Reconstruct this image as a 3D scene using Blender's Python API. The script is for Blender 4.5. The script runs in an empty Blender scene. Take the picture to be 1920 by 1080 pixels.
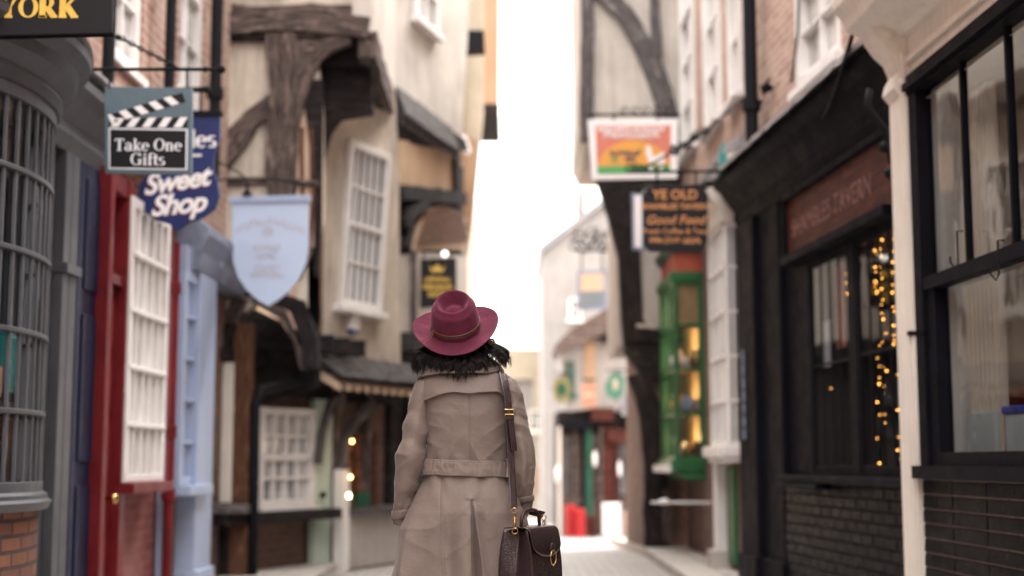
import bpy, bmesh, math, random
from mathutils import Vector, Matrix, noise
random.seed(7)
S = bpy.context.scene
COL = S.collection
R = math.radians
# ------------------------------------------------------------------ camera
FPX = 2667.0
PITCH = math.atan(325.0 / FPX)
CAMP = Vector((0, 0, 1.1))
cam = bpy.data.cameras.new('camera'); camo = bpy.data.objects.new('camera', cam); COL.objects.link(camo)
cam.sensor_width = 36; cam.lens = FPX / 1920 * 36
camo.location = CAMP; camo.rotation_euler = (R(90) + PITCH, 0, 0)
cam.clip_start = 0.05; cam.clip_end = 3000
cam.dof.use_dof = True; cam.dof.focus_distance = 5.15; cam.dof.aperture_fstop = 1.35; cam.dof.aperture_blades = 9
S.camera = camo
CP, SP = math.cos(PITCH), math.sin(PITCH)

def ray(px, py):
    x, y, z = (px - 960) / FPX, 1.0, (540 - py) / FPX
    return Vector((x, y * CP - z * SP, y * SP + z * CP))

def at(px, py, D):
    """point seen at px,py standing D metres down the street"""
    r = ray(px, py)
    return CAMP + r * (D / r.y)

# ------------------------------------------------------------------ frames
class Fr:
    """a wall plane through plan points A and B; t is height, d is distance out from the wall"""
    def __init__(s, A, B, lean=0, skew=0, t0=0):
        s.O = Vector((A[0], A[1], 0)); e = Vector((B[0] - A[0], B[1] - A[1], 0)); s.L = e.length; s.u = e.normalized()
        n = Vector((-s.u.y, s.u.x, 0))
        if n.dot(CAMP - s.O) < 0: n = -n
        s.n = n; s.v = Vector((0, 0, 1)) + n * lean + s.u * skew
        s.O = s.O - (s.v - Vector((0, 0, 1))) * t0
    def P(s, a, t, d=0): return s.O + s.u * a + s.v * t + s.n * d
    def st(s, px, py, d=0):
        r = ray(px, py); O = s.O + s.n * d - CAMP
        M = Matrix((s.u, s.v, -r)).transposed()
        k = M.inverted() @ (-O)
        return k[0], k[1]
    def pts(s, L, d=0): return [s.st(a, b, d) for a, b in L]
    def side(s, a, d0=0):
        """frame standing at right angles to the wall at distance a, facing back up the street"""
        O = s.P(a, 0, d0); g = Fr((0, 0), (1, 0)); g.O = O; g.u = s.n.copy(); g.v = Vector((0, 0, 1)); g.n = -s.u; return g
def cf(D, x=0):
    """frame facing the camera, D metres away; s is world x"""
    g = Fr((0, D), (1, D)); return g
W0 = cf(0)

# ------------------------------------------------------------------ mesh builder
def wloc(o):
    v = Vector((0, 0, 0))
    while o is not None: v += o.location; o = o.parent
    return v
class MB:
    def __init__(s, F=None): s.F = F or W0; s.v = []; s.f = []; s.uv = []; s.rw = 0
    def P(s, p): return s.F.P(*p)
    def poly(s, pts, uvs=None):
        i = len(s.v); s.v += pts; s.f.append(list(range(i, i + len(pts))))
        if uvs is None:
            n = Vector((0, 0, 0))
            for k in range(1, len(pts) - 1): n += (pts[k] - pts[0]).cross(pts[k + 1] - pts[0])
            F = s.F; a, b, c = abs(n.dot(F.u)), abs(n.z), abs(n.dot(F.n))
            if c >= a and c >= b: uvs = [((p - F.O).dot(F.u), p.z) for p in pts]
            elif a >= b: uvs = [((p - F.O).dot(F.n), p.z) for p in pts]
            else: uvs = [((p - F.O).dot(F.u), (p - F.O).dot(F.n)) for p in pts]
        s.uv.append(uvs)
    def q(s, *pts): s.poly([s.P(p) for p in pts])
    def box(s, a0, a1, t0, t1, d0, d1):
        P = [s.P((a, t, d)) for d in (d0, d1) for t in (t0, t1) for a in (a0, a1)]
        for q in ((0, 1, 3, 2), (4, 5, 7, 6), (0, 1, 5, 4), (2, 3, 7, 6), (0, 2, 6, 4), (1, 3, 7, 5)): s.poly([P[k] for k in q])
        return s
    def prism(s, pl, d0, d1):
        n = len(pl); A = [s.P((a, t, d0)) for a, t in pl]; B = [s.P((a, t, d1)) for a, t in pl]
        s.poly(A); s.poly(B)
        for k in range(n): s.poly([A[k], A[(k + 1) % n], B[(k + 1) % n], B[k]])
        return s
    def prof(s, pl, a0, a1):
        """profile of (d,t) points run along the wall"""
        n = len(pl); A = [s.P((a0, t, d)) for d, t in pl]; B = [s.P((a1, t, d)) for d, t in pl]
        s.poly(A); s.poly(B)
        for k in range(n): s.poly([A[k], A[(k + 1) % n], B[(k + 1) % n], B[k]])
        return s
    def beam(s, pts, w, d0, d1, wob=.012, seed=None):
        """rough timber following (s,t) points"""
        sd = random.random() * 90 if seed is None else seed
        P = []
        for k in range(len(pts) - 1):
            a, b = pts[k], pts[k + 1]; L = math.hypot(b[0] - a[0], b[1] - a[1]); m = max(1, int(L / .18))
            for j in range(m): P.append((a[0] + (b[0] - a[0]) * j / m, a[1] + (b[1] - a[1]) * j / m))
        P.append(pts[-1]); n = len(P); rows = []; acc = 0
        for k, p in enumerate(P):
            a = P[max(0, k - 1)]; b = P[min(n - 1, k + 1)]; dx, dy = b[0] - a[0], b[1] - a[1]; L = math.hypot(dx, dy) or 1
            nx, ny = -dy / L, dx / L
            if k: acc += math.hypot(p[0] - P[k - 1][0], p[1] - P[k - 1][1])
            ww = w if not isinstance(w, (tuple, list)) else w[0] + (w[1] - w[0]) * k / (n - 1)
            e1 = ww / 2 + wob * noise.noise(Vector((sd, k * .7, 0))); e2 = ww / 2 + wob * noise.noise(Vector((sd, k * .7, 9)))
            dd = d1 + wob * .6 * noise.noise(Vector((sd, k * .6, 4)))
            L_ = (p[0] + nx * e1, p[1] + ny * e1); R_ = (p[0] - nx * e2, p[1] - ny * e2)
            rows.append(([s.P((*L_, d0)), s.P((*L_, dd)), s.P((*R_, dd)), s.P((*R_, d0))], acc))
        D = d1 - d0; cv = [0, D, D + w if not isinstance(w, (tuple, list)) else D + w[0], 2 * D + (w if not isinstance(w, (tuple, list)) else w[0])]
        for k in range(n - 1):
            A, ua = rows[k]; B, ub = rows[k + 1]
            for j in range(4):
                j2 = (j + 1) % 4; c1 = cv[j]; c2 = cv[j2] if j2 else cv[3] + .2
                s.poly([A[j], B[j], B[j2], A[j2]], [(ua, c1 + sd), (ub, c1 + sd), (ub, c2 + sd), (ua, c2 + sd)])
        s.poly(list(rows[0][0]), [(0, 0), (0, D), (.1, D), (.1, 0)]); s.poly(list(rows[-1][0]), [(0, 0), (0, D), (.1, D), (.1, 0)])
        return s
    def tube(s, pts, r, n=8, world=False, cap=True):
        W = [Vector(p) if world else s.P(p) for p in pts]; m = len(W); prev = None; rings = []; acc = 0
        for k in range(m):
            T = (W[min(m - 1, k + 1)] - W[max(0, k - 1)]).normalized()
            if prev is None: N = T.orthogonal().normalized()
            else: N = (prev - T * prev.dot(T)); N = N.normalized() if N.length > 1e-6 else T.orthogonal().normalized()
            prev = N; Bn = T.cross(N); rr = r[k] if isinstance(r, (list, tuple)) else r
            if k: acc += (W[k] - W[k - 1]).length
            rings.append(([W[k] + (N * math.cos(2 * math.pi * j / n) + Bn * math.sin(2 * math.pi * j / n)) * rr for j in range(n)], acc))
        for k in range(m - 1):
            A, ua = rings[k]; B, ub = rings[k + 1]
            for j in range(n):
                j2 = (j + 1) % n
                s.poly([A[j], A[j2], B[j2], B[j]], [(ua, j * .02), (ua, j * .02 + .02), (ub, j * .02 + .02), (ub, j * .02)])
        if cap: s.poly(list(rings[0][0])); s.poly(list(rings[-1][0]))
        return s
    def lathe(s, c, prof, n=16, ax=None, ru=None):
        """c world centre, prof (r,h) list along ax"""
        ax = (ax or Vector((0, 0, 1))).normalized(); N = ax.orthogonal().normalized(); Bn = ax.cross(N); c = Vector(c)
        rg = [[c + ax * h + (N * math.cos(2 * math.pi * j / n) + Bn * math.sin(2 * math.pi * j / n)) * max(r, 1e-4) for j in range(n)] for r, h in prof]
        for k in range(len(rg) - 1):
            for j in range(n):
                j2 = (j + 1) % n; s.poly([rg[k][j], rg[k][j2], rg[k + 1][j2], rg[k + 1][j]], [(0, 0)] * 4)
        s.poly(list(rg[0]), [(0, 0)] * n); s.poly(list(rg[-1]), [(0, 0)] * n)
        return s
    def ball(s, c, r, n=10, sq=1):
        return s.lathe(c, [(r * math.sin(math.pi * k / 6), -r * sq * math.cos(math.pi * k / 6)) for k in range(7)], n)
    def wall(s, a0, a1, t0, t1, holes, d0, d1):
        xs = sorted({a0, a1} | {h[0] for h in holes} | {h[1] for h in holes}); ts = sorted({t0, t1} | {h[2] for h in holes} | {h[3] for h in holes})
        xs = [x for x in xs if a0 <= x <= a1]; ts = [t for t in ts if t0 <= t <= t1]
        inh = lambda a, t: any(h[0] < a < h[1] and h[2] < t < h[3] for h in holes)
        for i in range(len(xs) - 1):
            for j in range(len(ts) - 1):
                if not inh((xs[i] + xs[i + 1]) / 2, (ts[j] + ts[j + 1]) / 2):
                    for d in (d0, d1): s.q((xs[i], ts[j], d), (xs[i + 1], ts[j], d), (xs[i + 1], ts[j + 1], d), (xs[i], ts[j + 1], d))
        for (a, b, c, e) in list(holes) + [(a0, a1, t0, t1)]:
            s.q((a, c, d0), (b, c, d0), (b, c, d1), (a, c, d1)); s.q((a, e, d0), (b, e, d0), (b, e, d1), (a, e, d1))
            s.q((a, c, d0), (a, e, d0), (a, e, d1), (a, c, d1)); s.q((b, c, d0), (b, e, d0), (b, e, d1), (b, c, d1))
        return s
    def build(s, name, m, parent=None, smooth=False, bevel=0, weld=True, recalc=True):
        off = wloc(parent) if parent else Vector((0, 0, 0))
        me = bpy.data.meshes.new(name); me.from_pydata([p - off for p in s.v], [], s.f)
        uvl = me.uv_layers.new(name='UVMap'); flat = []
        for u in s.uv:
            for x in u: flat += [x[0], x[1]]
        uvl.data.foreach_set('uv', flat)
        bm = bmesh.new(); bm.from_mesh(me)
        if weld: bmesh.ops.remove_doubles(bm, verts=bm.verts, dist=.0002)
        if recalc: bmesh.ops.recalc_face_normals(bm, faces=bm.faces)
        if smooth:
            for f in bm.faces: f.smooth = True
        bm.to_mesh(me); bm.free()
        me.materials.append(m)
        o = bpy.data.objects.new(name, me); COL.objects.link(o)
        if parent: o.parent = parent
        if bevel:
            b = o.modifiers.new('Bevel', 'BEVEL'); b.width = bevel; b.segments = 2; b.limit_method = 'ANGLE'
        return o

def tag(o, label, cat, group=None):
    o['label'] = label; o['category'] = cat
    if group: o['group'] = group
    return o
def thing(name, label, cat, loc, group=None):
    o = bpy.data.objects.new(name, None); COL.objects.link(o); o.location = loc; o.empty_display_size = .2
    return tag(o, label, cat, group)

# ------------------------------------------------------------------ materials
def newmat(name):
    m = bpy.data.materials.new(name); m.use_nodes = True; nt = m.node_tree; b = nt.nodes['Principled BSDF']; return m, nt, b
def N(nt, t, **k):
    n = nt.nodes.new(t)
    for a, v in k.items(): setattr(n, a, v)
    return n
def ramp(nt, fac, c0, c1, p0=.3, p1=.7):
    r = N(nt, 'ShaderNodeValToRGB'); nt.links.new(fac, r.inputs[0]); e = r.color_ramp.elements
    e[0].position = p0; e[1].position = p1; e[0].color = (*c0, 1); e[1].color = (*c1, 1); return r.outputs[0]
def mixc(nt, fac, a, b, mode='MIX'):
    m = N(nt, 'ShaderNodeMix', data_type='RGBA', blend_type=mode)
    for s, v in ((0, fac), (6, a), (7, b)):
        if hasattr(v, 'links'): nt.links.new(v, m.inputs[s])
        elif s == 0: m.inputs[0].default_value = v
        else: m.inputs[s].default_value = (*v, 1)
    return m.outputs[2]
def coords(nt, kind='Object', sc=(1, 1, 1)):
    t = N(nt, 'ShaderNodeTexCoord'); mp = N(nt, 'ShaderNodeMapping'); nt.links.new(t.outputs[kind], mp.inputs[0]); mp.inputs['Scale'].default_value = sc; return mp.outputs[0]
def noiseN(nt, vec, sc, det=6, ro=.6):
    n = N(nt, 'ShaderNodeTexNoise'); nt.links.new(vec, n.inputs['Vector']); n.inputs['Scale'].default_value = sc; n.inputs['Detail'].default_value = det; n.inputs['Roughness'].default_value = ro; return n.outputs[0]
def bumpN(nt, b, h, st, dist=.01, prev=None):
    n = N(nt, 'ShaderNodeBump'); n.inputs['Strength'].default_value = st; n.inputs['Distance'].default_value = dist
    nt.links.new(h, n.inputs['Height'])
    if prev: nt.links.new(prev, n.inputs['Normal'])
    nt.links.new(n.outputs[0], b.inputs['Normal']); return n.outputs[0]
def cl(c, k): return tuple(min(1, x * k) for x in c)
def paint(name, c, rough=.45, var=.22, scale=3, bump=.25, bs=30, metal=0, spec=.3, sheen=0, coat=0, chip=None, chipamt=.62, drip=.0):
    m, nt, b = newmat(name); v = coords(nt)
    n1 = noiseN(nt, v, scale, 8, .65); col = ramp(nt, n1, cl(c, 1 - var), cl(c, 1 + var), .32, .68)
    if drip:
        vs = coords(nt, sc=(9, 9, .7)); n3 = noiseN(nt, vs, 1.6, 5, .7); f = ramp(nt, n3, (0, 0, 0), (drip,) * 3, .48, .72); col = mixc(nt, f, col, cl(c, .45))
    if chip:
        n2 = noiseN(nt, v, scale * 6, 10, .75); f = ramp(nt, n2, (0, 0, 0), (1, 1, 1), chipamt, chipamt + .03); col = mixc(nt, f, col, chip)
    nt.links.new(col, b.inputs['Base Color'])
    nb = noiseN(nt, v, bs, 6, .7); bumpN(nt, b, nb, bump, .006)
    rr = ramp(nt, n1, (max(0, rough - .12),) * 3, (min(1, rough + .15),) * 3); nt.links.new(rr, b.inputs['Roughness'])
    b.inputs['Metallic'].default_value = metal; b.inputs['Specular IOR Level'].default_value = spec
    if sheen: b.inputs['Sheen Weight'].default_value = sheen; b.inputs['Sheen Roughness'].default_value = .5
    if coat: b.inputs['Coat Weight'].default_value = coat
    return m
def timber(name, c, c2, rough=.85, dens=60):
    m, nt, b = newmat(name); v = coords(nt, 'UV', (3.5, dens, 1)); n1 = noiseN(nt, v, 1, 8, .7)
    v2 = coords(nt, 'UV', (3, 13, 1)); n2 = noiseN(nt, v2, 1.3, 7, .7)
    col = mixc(nt, ramp(nt, n1, (0, 0, 0), (1, 1, 1), .42, .66), c, c2)
    col = mixc(nt, ramp(nt, n2, (0, 0, 0), (.8, .8, .8), .54, .66), col, cl(c2, 1.9))
    nt.links.new(col, b.inputs['Base Color']); b.inputs['Roughness'].default_value = rough
    p = bumpN(nt, b, n1, .8, .018); bumpN(nt, b, noiseN(nt, coords(nt, 'UV', (1.6, 14, 1)), 2, 5), .35, .02, p); b.inputs['Specular IOR Level'].default_value = .12
    return m
def brick(name, c1, c2, mortar, bw=.225, rh=.075, ms=.011, rough=.85, bump=.8, spec=.3, wob=.25, stain=.5, offs=.5):
    m, nt, b = newmat(name); v = coords(nt, 'UV'); vo = coords(nt)
    nz = N(nt, 'ShaderNodeTexNoise'); nt.links.new(v, nz.inputs['Vector']); nz.inputs['Scale'].default_value = 3.2; nz.inputs['Detail'].default_value = 3
    ma = N(nt, 'ShaderNodeMix', data_type='VECTOR', blend_type='MIX') if False else None
    sub = N(nt, 'ShaderNodeVectorMath', operation='MULTIPLY_ADD'); nt.links.new(nz.outputs['Color'], sub.inputs[0]); sub.inputs[1].default_value = (.05 * wob, .05 * wob, 0); nt.links.new(v, sub.inputs[2])
    t = N(nt, 'ShaderNodeTexBrick'); nt.links.new(sub.outputs[0], t.inputs['Vector']); t.inputs['Scale'].default_value = 1; t.offset = offs
    t.inputs['Brick Width'].default_value = bw; t.inputs['Row Height'].default_value = rh; t.inputs['Mortar Size'].default_value = ms; t.inputs['Mortar Smooth'].default_value = .3
    t.inputs['Color1'].default_value = (*c1, 1); t.inputs['Color2'].default_value = (*c2, 1); t.inputs['Mortar'].default_value = (*mortar, 1); t.inputs['Bias'].default_value = -.1
    n1 = noiseN(nt, vo, 1.3, 8, .7); col = mixc(nt, ramp(nt, n1, (0, 0, 0), (stain,) * 3, .45, .75), t.outputs[0], cl(c1, .4))
    n2 = noiseN(nt, vo, 11, 6, .7); col = mixc(nt, ramp(nt, n2, (0, 0, 0), (.5, .5, .5), .5, .7), col, cl(c2, 1.3))
    nt.links.new(col, b.inputs['Base Color']); b.inputs['Roughness'].default_value = rough; b.inputs['Specular IOR Level'].default_value = spec
    inv = N(nt, 'ShaderNodeMath', operation='SUBTRACT'); inv.inputs[0].default_value = 1; nt.links.new(t.outputs['Fac'], inv.inputs[1])
    p = bumpN(nt, b, inv.outputs[0], bump, .012); bumpN(nt, b, noiseN(nt, vo, 28, 6), .5, .008, p)
    return m
def glass(name, tint=(.8, .82, .84), rough=.02):
    m, nt, b = newmat(name); out = [n for n in nt.nodes if n.type == 'OUTPUT_MATERIAL'][0]
    tr = N(nt, 'ShaderNodeBsdfTransparent'); tr.inputs[0].default_value = (*tint, 1)
    gl = N(nt, 'ShaderNodeBsdfGlossy'); gl.inputs['Roughness'].default_value = rough; gl.inputs[0].default_value = (1, 1, 1, 1)
    ge = N(nt, 'ShaderNodeNewGeometry'); dt = N(nt, 'ShaderNodeVectorMath', operation='DOT_PRODUCT'); nt.links.new(ge.outputs['Incoming'], dt.inputs[0]); nt.links.new(ge.outputs['Normal'], dt.inputs[1])
    def mth(op, x, y=None):
        q = N(nt, 'ShaderNodeMath', operation=op)
        for k, v in enumerate((x, y)):
            if v is None: continue
            if hasattr(v, 'links'): nt.links.new(v, q.inputs[k])
            else: q.inputs[k].default_value = v
        return q.outputs[0]
    pw = mth('POWER', mth('SUBTRACT', 1.0, mth('ABSOLUTE', dt.outputs['Value'])), 4.2); fac = mth('MULTIPLY', mth('ADD', mth('MULTIPLY', pw, .9), .07), mth('SUBTRACT', 1.0, ge.outputs['Backfacing']))
    bp = N(nt, 'ShaderNodeBump'); bp.inputs['Strength'].default_value = .06; bp.inputs['Distance'].default_value = .05
    nt.links.new(noiseN(nt, coords(nt), 2.2, 2), bp.inputs['Height']); nt.links.new(bp.outputs[0], gl.inputs['Normal'])
    mx = N(nt, 'ShaderNodeMixShader'); nt.links.new(fac, mx.inputs[0]); nt.links.new(tr.outputs[0], mx.inputs[1]); nt.links.new(gl.outputs[0], mx.inputs[2]); nt.links.new(mx.outputs[0], out.inputs[0])
    return m
def emit(name, c, s):
    m, nt, b = newmat(name); b.inputs['Base Color'].default_value = (*c, 1); b.inputs['Emission Color'].default_value = (*c, 1); b.inputs['Emission Strength'].default_value = s; return m

M = {}
M['gloss_black'] = paint('black glazed brick face', (.004, .0035, .005), .34, .35, 12, .5, 26, spec=.035)
M['mortar_pk'] = paint('pinkish mortar', (.20, .145, .14), .9, .3, 20); M['mortar_dk'] = paint('dark mortar', (.02, .018, .02), .9, .3, 20)
def courses(F, s0, s1, t0, t1, d, bw, rh, gap, back, parent, name='stall_riser'):
    """a riser laid in real glazed bricks, each a little out of true, over its mortar bed"""
    rr = random.Random(8); m = MB(F); n = int((t1 - t0) / rh); 
    for r in range(n):
        z = t1 - (r + 1) * rh; x = s0 - (bw / 2 if r % 2 and bw < .4 else 0)
        while x < s1:
            a, e = max(s0, x + gap / 2), min(s1, x + bw - gap / 2); x += bw
            if e - a < .02: continue
            j = [rr.uniform(-.0022, .0022) for _ in range(4)]; c_ = .007; zt, zb_ = z + rh - gap + rr.uniform(-.001, .001), z
            P = lambda s, t, dd: m.P((s, t, dd)); D = d + .012
            f = [P(a + c_ / 2, zb_ + c_ / 2, D + j[0]), P(e - c_ / 2, zb_ + c_ / 2, D + j[1]), P(e - c_ / 2, zt - c_, D + j[2] - .002), P(a + c_ / 2, zt - c_, D + j[3] - .002)]
            g = [P(a, zb_, d), P(e, zb_, d), P(e, zt, d), P(a, zt, d)]
            m.poly(f)
            for k in range(4): m.poly([g[k], g[(k + 1) % 4], f[(k + 1) % 4], f[k]])
    o = m.build(name, M['gloss_black'], parent, weld=False)
    MB(F).box(s0, s1, t0, t1, d - .05, d + .003).build('mortar_bed', M[back], o); return o
M['brick_red'] = brick('red brick', (.30, .15, .105), (.42, .26, .20), (.42, .36, .32))
M['brick_dark'] = brick('dark brick', (.13, .075, .06), (.22, .12, .09), (.16, .13, .12))
M['brick_orange'] = brick('orange brick', (.27, .11, .065), (.14, .065, .05), (.05, .04, .04))
M['brick_plum'] = brick('painted plum brick', (.24, .06, .06), (.30, .12, .11), (.27, .13, .12))
M['brick_pink'] = brick('worn pink brick', (.36, .21, .165), (.50, .35, .28), (.48, .41, .36), stain=.35)
M['tile_black'] = brick('black glazed tile', (.004, .0035, .005), (.008, .007, .008), (.20, .15, .145), bw=.62, rh=.078, ms=.004, rough=.25, spec=.08, bump=1.2, wob=.5, stain=0, offs=0)
M['tile_pub'] = brick('black glazed brick', (.004, .0037, .005), (.009, .008, .009), (.02, .018, .02), bw=.22, rh=.075, ms=.007, rough=.3, spec=.07, bump=4, wob=.3, stain=0)
M['plaster'] = paint('cream plaster', (.52, .455, .385), .9, .24, 2.2, .5, 22, spec=.1, drip=.6)
M['plaster_w'] = paint('pale plaster', (.52, .475, .43), .9, .17, 1.8, .4, 18, spec=.1, drip=.5)
M['plaster_t'] = paint('tan plaster', (.50, .36, .26), .9, .1, 1.5, .3, 18, spec=.2, drip=.3)
M['plaster_o'] = paint('ochre plaster', (.42, .28, .18), .9, .12, 1.5, .3, 18, spec=.2, drip=.2)
M['far_w'] = paint('distant whitewash', (.30, .275, .26), .9, .16, .9, .3, 8, spec=.2, drip=.4)
M['far_c'] = paint('distant cream wash', (.40, .34, .26), .9, .16, .9, .3, 8, spec=.2, drip=.4)
M['far_o'] = paint('distant ochre wash', (.34, .22, .14), .9, .12, 1.5, .3, 18, spec=.2)
M['plaster_g'] = paint('grey plaster', (.42, .38, .35), .9, .14, 1.5, .3, 18, spec=.2, drip=.3)
M['timber'] = timber('weathered timber', (.028, .022, .023), (.20, .15, .13))
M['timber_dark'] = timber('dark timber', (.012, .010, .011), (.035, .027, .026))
M['timber_brown'] = timber('brown timber', (.07, .035, .022), (.17, .085, .05))
M['timber_grey'] = timber('grey timber', (.06, .052, .055), (.18, .16, .155))
M['grey'] = paint('grey shop paint', (.072, .075, .085), .42, .14, 4, .25, 30, drip=.25)
M['grey_l'] = paint('grey blue shop paint', (.15, .17, .19), .4, .1, 4)
M['navy'] = paint('navy paint', (.008, .012, .038), .45, .2, 5, chip=(.3, .3, .33), chipamt=.73)
M['red'] = paint('red paint', (.14, .008, .012), .45, .25, 4, .3, 24, drip=.35)
M['cream'] = paint('cream paint', (.72, .66, .59), .5, .08, 2.5, .25, 20, drip=.3)
M['white'] = paint('white paint', (.74, .71, .69), .45, .08, 4, .2, 30, drip=.25)
M['blue'] = paint('pale blue paint', (.33, .39, .54), .45, .08, 3, .2, 30, drip=.2)
M['blue_d'] = paint('slate blue lead', (.19, .21, .28), .45, .3, 5)
M['mint'] = paint('pale green paint', (.50, .58, .50), .5, .1, 3, drip=.3)
M['green'] = paint('green paint', (.022, .115, .038), .4, .22, 4, drip=.3)
M['green_d'] = paint('dark green paint', (.012, .07, .04), .4, .2, 4)
M['black'] = paint('black paint', (.0050, .0048, .0080), .6, .3, 6, .3, 30, spec=.07)
M['black_m'] = paint('black sign board', (.009, .008, .011), .55, .15, 8, .2, spec=.25)
M['iron'] = paint('wrought iron', (.008, .008, .010), .6, .3, 14, .5, 60, spec=.12)
M['lead'] = paint('lead sheet', (.26, .25, .26), .5, .4, 5, .6, 14, metal=.3)
M['slate'] = paint('mossy stone tile', (.075, .066, .064), .85, .6, 9, .6, 20)
M['roof'] = brick('roof tile', (.13, .09, .08), (.20, .15, .13), (.04, .03, .03), bw=.17, rh=.1, rough=.85)
M['maroon_panel'] = timber('red brown panel', (.035, .009, .008), (.10, .028, .018), rough=.5, dens=40)
M['amber'] = timber('amber window glow colour', (.20, .07, .03), (.42, .17, .08), rough=.2, dens=14)  # the lit window's warm glow is put into the pane colour
M['dark_int'] = paint('dark interior', (.03, .025, .025), .8, .4, 2)
M['int_beige'] = paint('shop interior wall', (.70, .60, .48), .8, .15, 1.4)
def curtain():
    m, nt, b = newmat('net curtain behind glass'); n1 = noiseN(nt, coords(nt, sc=(14, 14, 1.6)), 1.2, 5, .65); n2 = noiseN(nt, coords(nt), 1.7, 4, .6)
    col = mixc(nt, ramp(nt, n2, (0, 0, 0), (1, 1, 1), .42, .6), ramp(nt, n1, (.12, .12, .13), (.60, .58, .56), .38, .6), (.62, .60, .57)); nt.links.new(col, b.inputs['Base Color']); b.inputs['Roughness'].default_value = .12; b.inputs['Specular IOR Level'].default_value = .7; return m
M['curtain'] = curtain()
M['brass'] = paint('brass', (.52, .34, .13), .22, .15, 8, .1, metal=1)
M['gold_paint'] = paint('gold lettering', (.72, .47, .09), .4, .12, 14)
M['silver_l'] = paint('pale lettering', (.78, .78, .82), .5, .04, 8)
M['copper_l'] = paint('copper lettering', (.62, .27, .10), .5, .1, 8)
M['sweet_blue'] = paint('royal blue sign paint', (.014, .024, .11), .45, .12, 8)
M['shield_blue'] = paint('powder blue sign paint', (.44, .52, .68), .5, .04, 3)
M['faded'] = paint('faded gold lettering', (.42, .42, .50), .5, .1, 8)
M['glass'] = glass('window glass')
M['glass_dk'] = paint('dark window glass', (.035, .04, .045), .07, .5, 2, 0, spec=.9)
M['glass_md'] = paint('grey window glass', (.13, .14, .15), .08, .5, 1.2, 0, spec=.9)
M['salmon'] = paint('salmon sign paint', (.62, .20, .14), .5, .05); M['sun_or'] = paint('orange sign paint', (.72, .34, .07), .5, .05)
M['grass_gr'] = paint('green sign paint', (.10, .36, .12), .5, .05); M['signwhite'] = paint('white sign paint', (.84, .80, .80), .5, .03)
M['bulb'] = emit('warm fairy bulb', (1, .40, .07), 4); M['bulb_dim'] = emit('dim fairy bulb', (1, .45, .12), 9)
M['lamp_y'] = emit('yellow lamp', (1, .85, .45), 5)
M['lamp_w'] = emit('white lamp', (1, .93, .84), .9)
M['teal'] = paint('teal glass', (.04, .25, .24), .2, .15, 5)
M['blue_lamp'] = paint('bright blue enamel', (.03, .16, .50), .35, .1)
M['green_far'] = paint('faded green sign', (.06, .15, .11), .6, .2); M['salmon_far'] = paint('faded salmon sign', (.36, .19, .13), .6, .2)
M['red_orange'] = paint('faded red orange paint', (.40, .09, .055), .55, .2, 5)
M['red_box'] = paint('red plastic', (.42, .02, .025), .4, .15)

# ------------------------------------------------------------------ windows
def window(F, parent, a0, a1, t0, t1, cols, rows, fw=.06, bar=.022, d=0, dep=.05, fm='white', gm='glass_dk', sill=True, meet=True, name='window', sillm=None, back=None):
    if a0 > a1: a0, a1 = a1, a0
    m = MB(F); m.box(a0, a0 + fw, t0, t1, d, d + dep); m.box(a1 - fw, a1, t0, t1, d, d + dep)
    m.box(a0 + fw, a1 - fw, t1 - fw, t1, d, d + dep - .002); m.box(a0 + fw, a1 - fw, t0, t0 + fw, d, d + dep - .002)
    gw = (a1 - a0 - 2 * fw); gh = (t1 - t0 - 2 * fw)
    for k in range(1, cols):
        x = a0 + fw + gw * k / cols; m.box(x - bar / 2, x + bar / 2, t0 + fw, t1 - fw, d + .004, d + dep * .72)
    for k in range(1, rows):
        y = t0 + fw + gh * k / rows; b = bar if not (meet and rows % 2 == 0 and k == rows // 2) else bar * 2.2
        m.box(a0 + fw, a1 - fw, y - b / 2, y + b / 2, d + .006, d + dep * (.75 if b == bar else .9))
    o = m.build(name, M[fm], parent, bevel=.004)
    MB(F).box(a0 + fw * .5, a1 - fw * .5, t0 + fw * .5, t1 - fw * .5, d + .001, d + .010).build('pane', M[gm], o)
    if sill: MB(F).box(a0 - .05, a1 + .05, t0 - .07, t0 - .002, d - .02, d + dep + .06).build('sill', M[sillm or fm], o, bevel=.006)
    return o
def interior(F, parent, a0, a1, t0, t1, dep, m='dark_int', name='room'):
    b = MB(F)
    for q in (((a0, t0, -dep), (a1, t0, -dep), (a1, t1, -dep), (a0, t1, -dep)), ((a0, t0, -.02), (a1, t0, -.02), (a1, t0, -dep), (a0, t0, -dep)), ((a0, t1, -.02), (a1, t1, -.02), (a1, t1, -dep), (a0, t1, -dep)),
              ((a0, t0, -.02), (a0, t1, -.02), (a0, t1, -dep), (a0, t0, -dep)), ((a1, t0, -.02), (a1, t1, -.02), (a1, t1, -dep), (a1, t0, -dep))): b.q(*q)
    return b.build(name, M[m], parent)
def bracket_scroll(mb, F, c, r, turns=1.4, w=.008, dirn=1, ph=0):
    pts = []
    for k in range(22):
        a = ph + dirn * turns * 2 * math.pi * k / 21; rr = r * (1 - .75 * k / 21); pts.append((c[0] + rr * math.cos(a), c[1] + rr * math.sin(a), c[2]))
    mb.tube(pts, w, 6)

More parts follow.
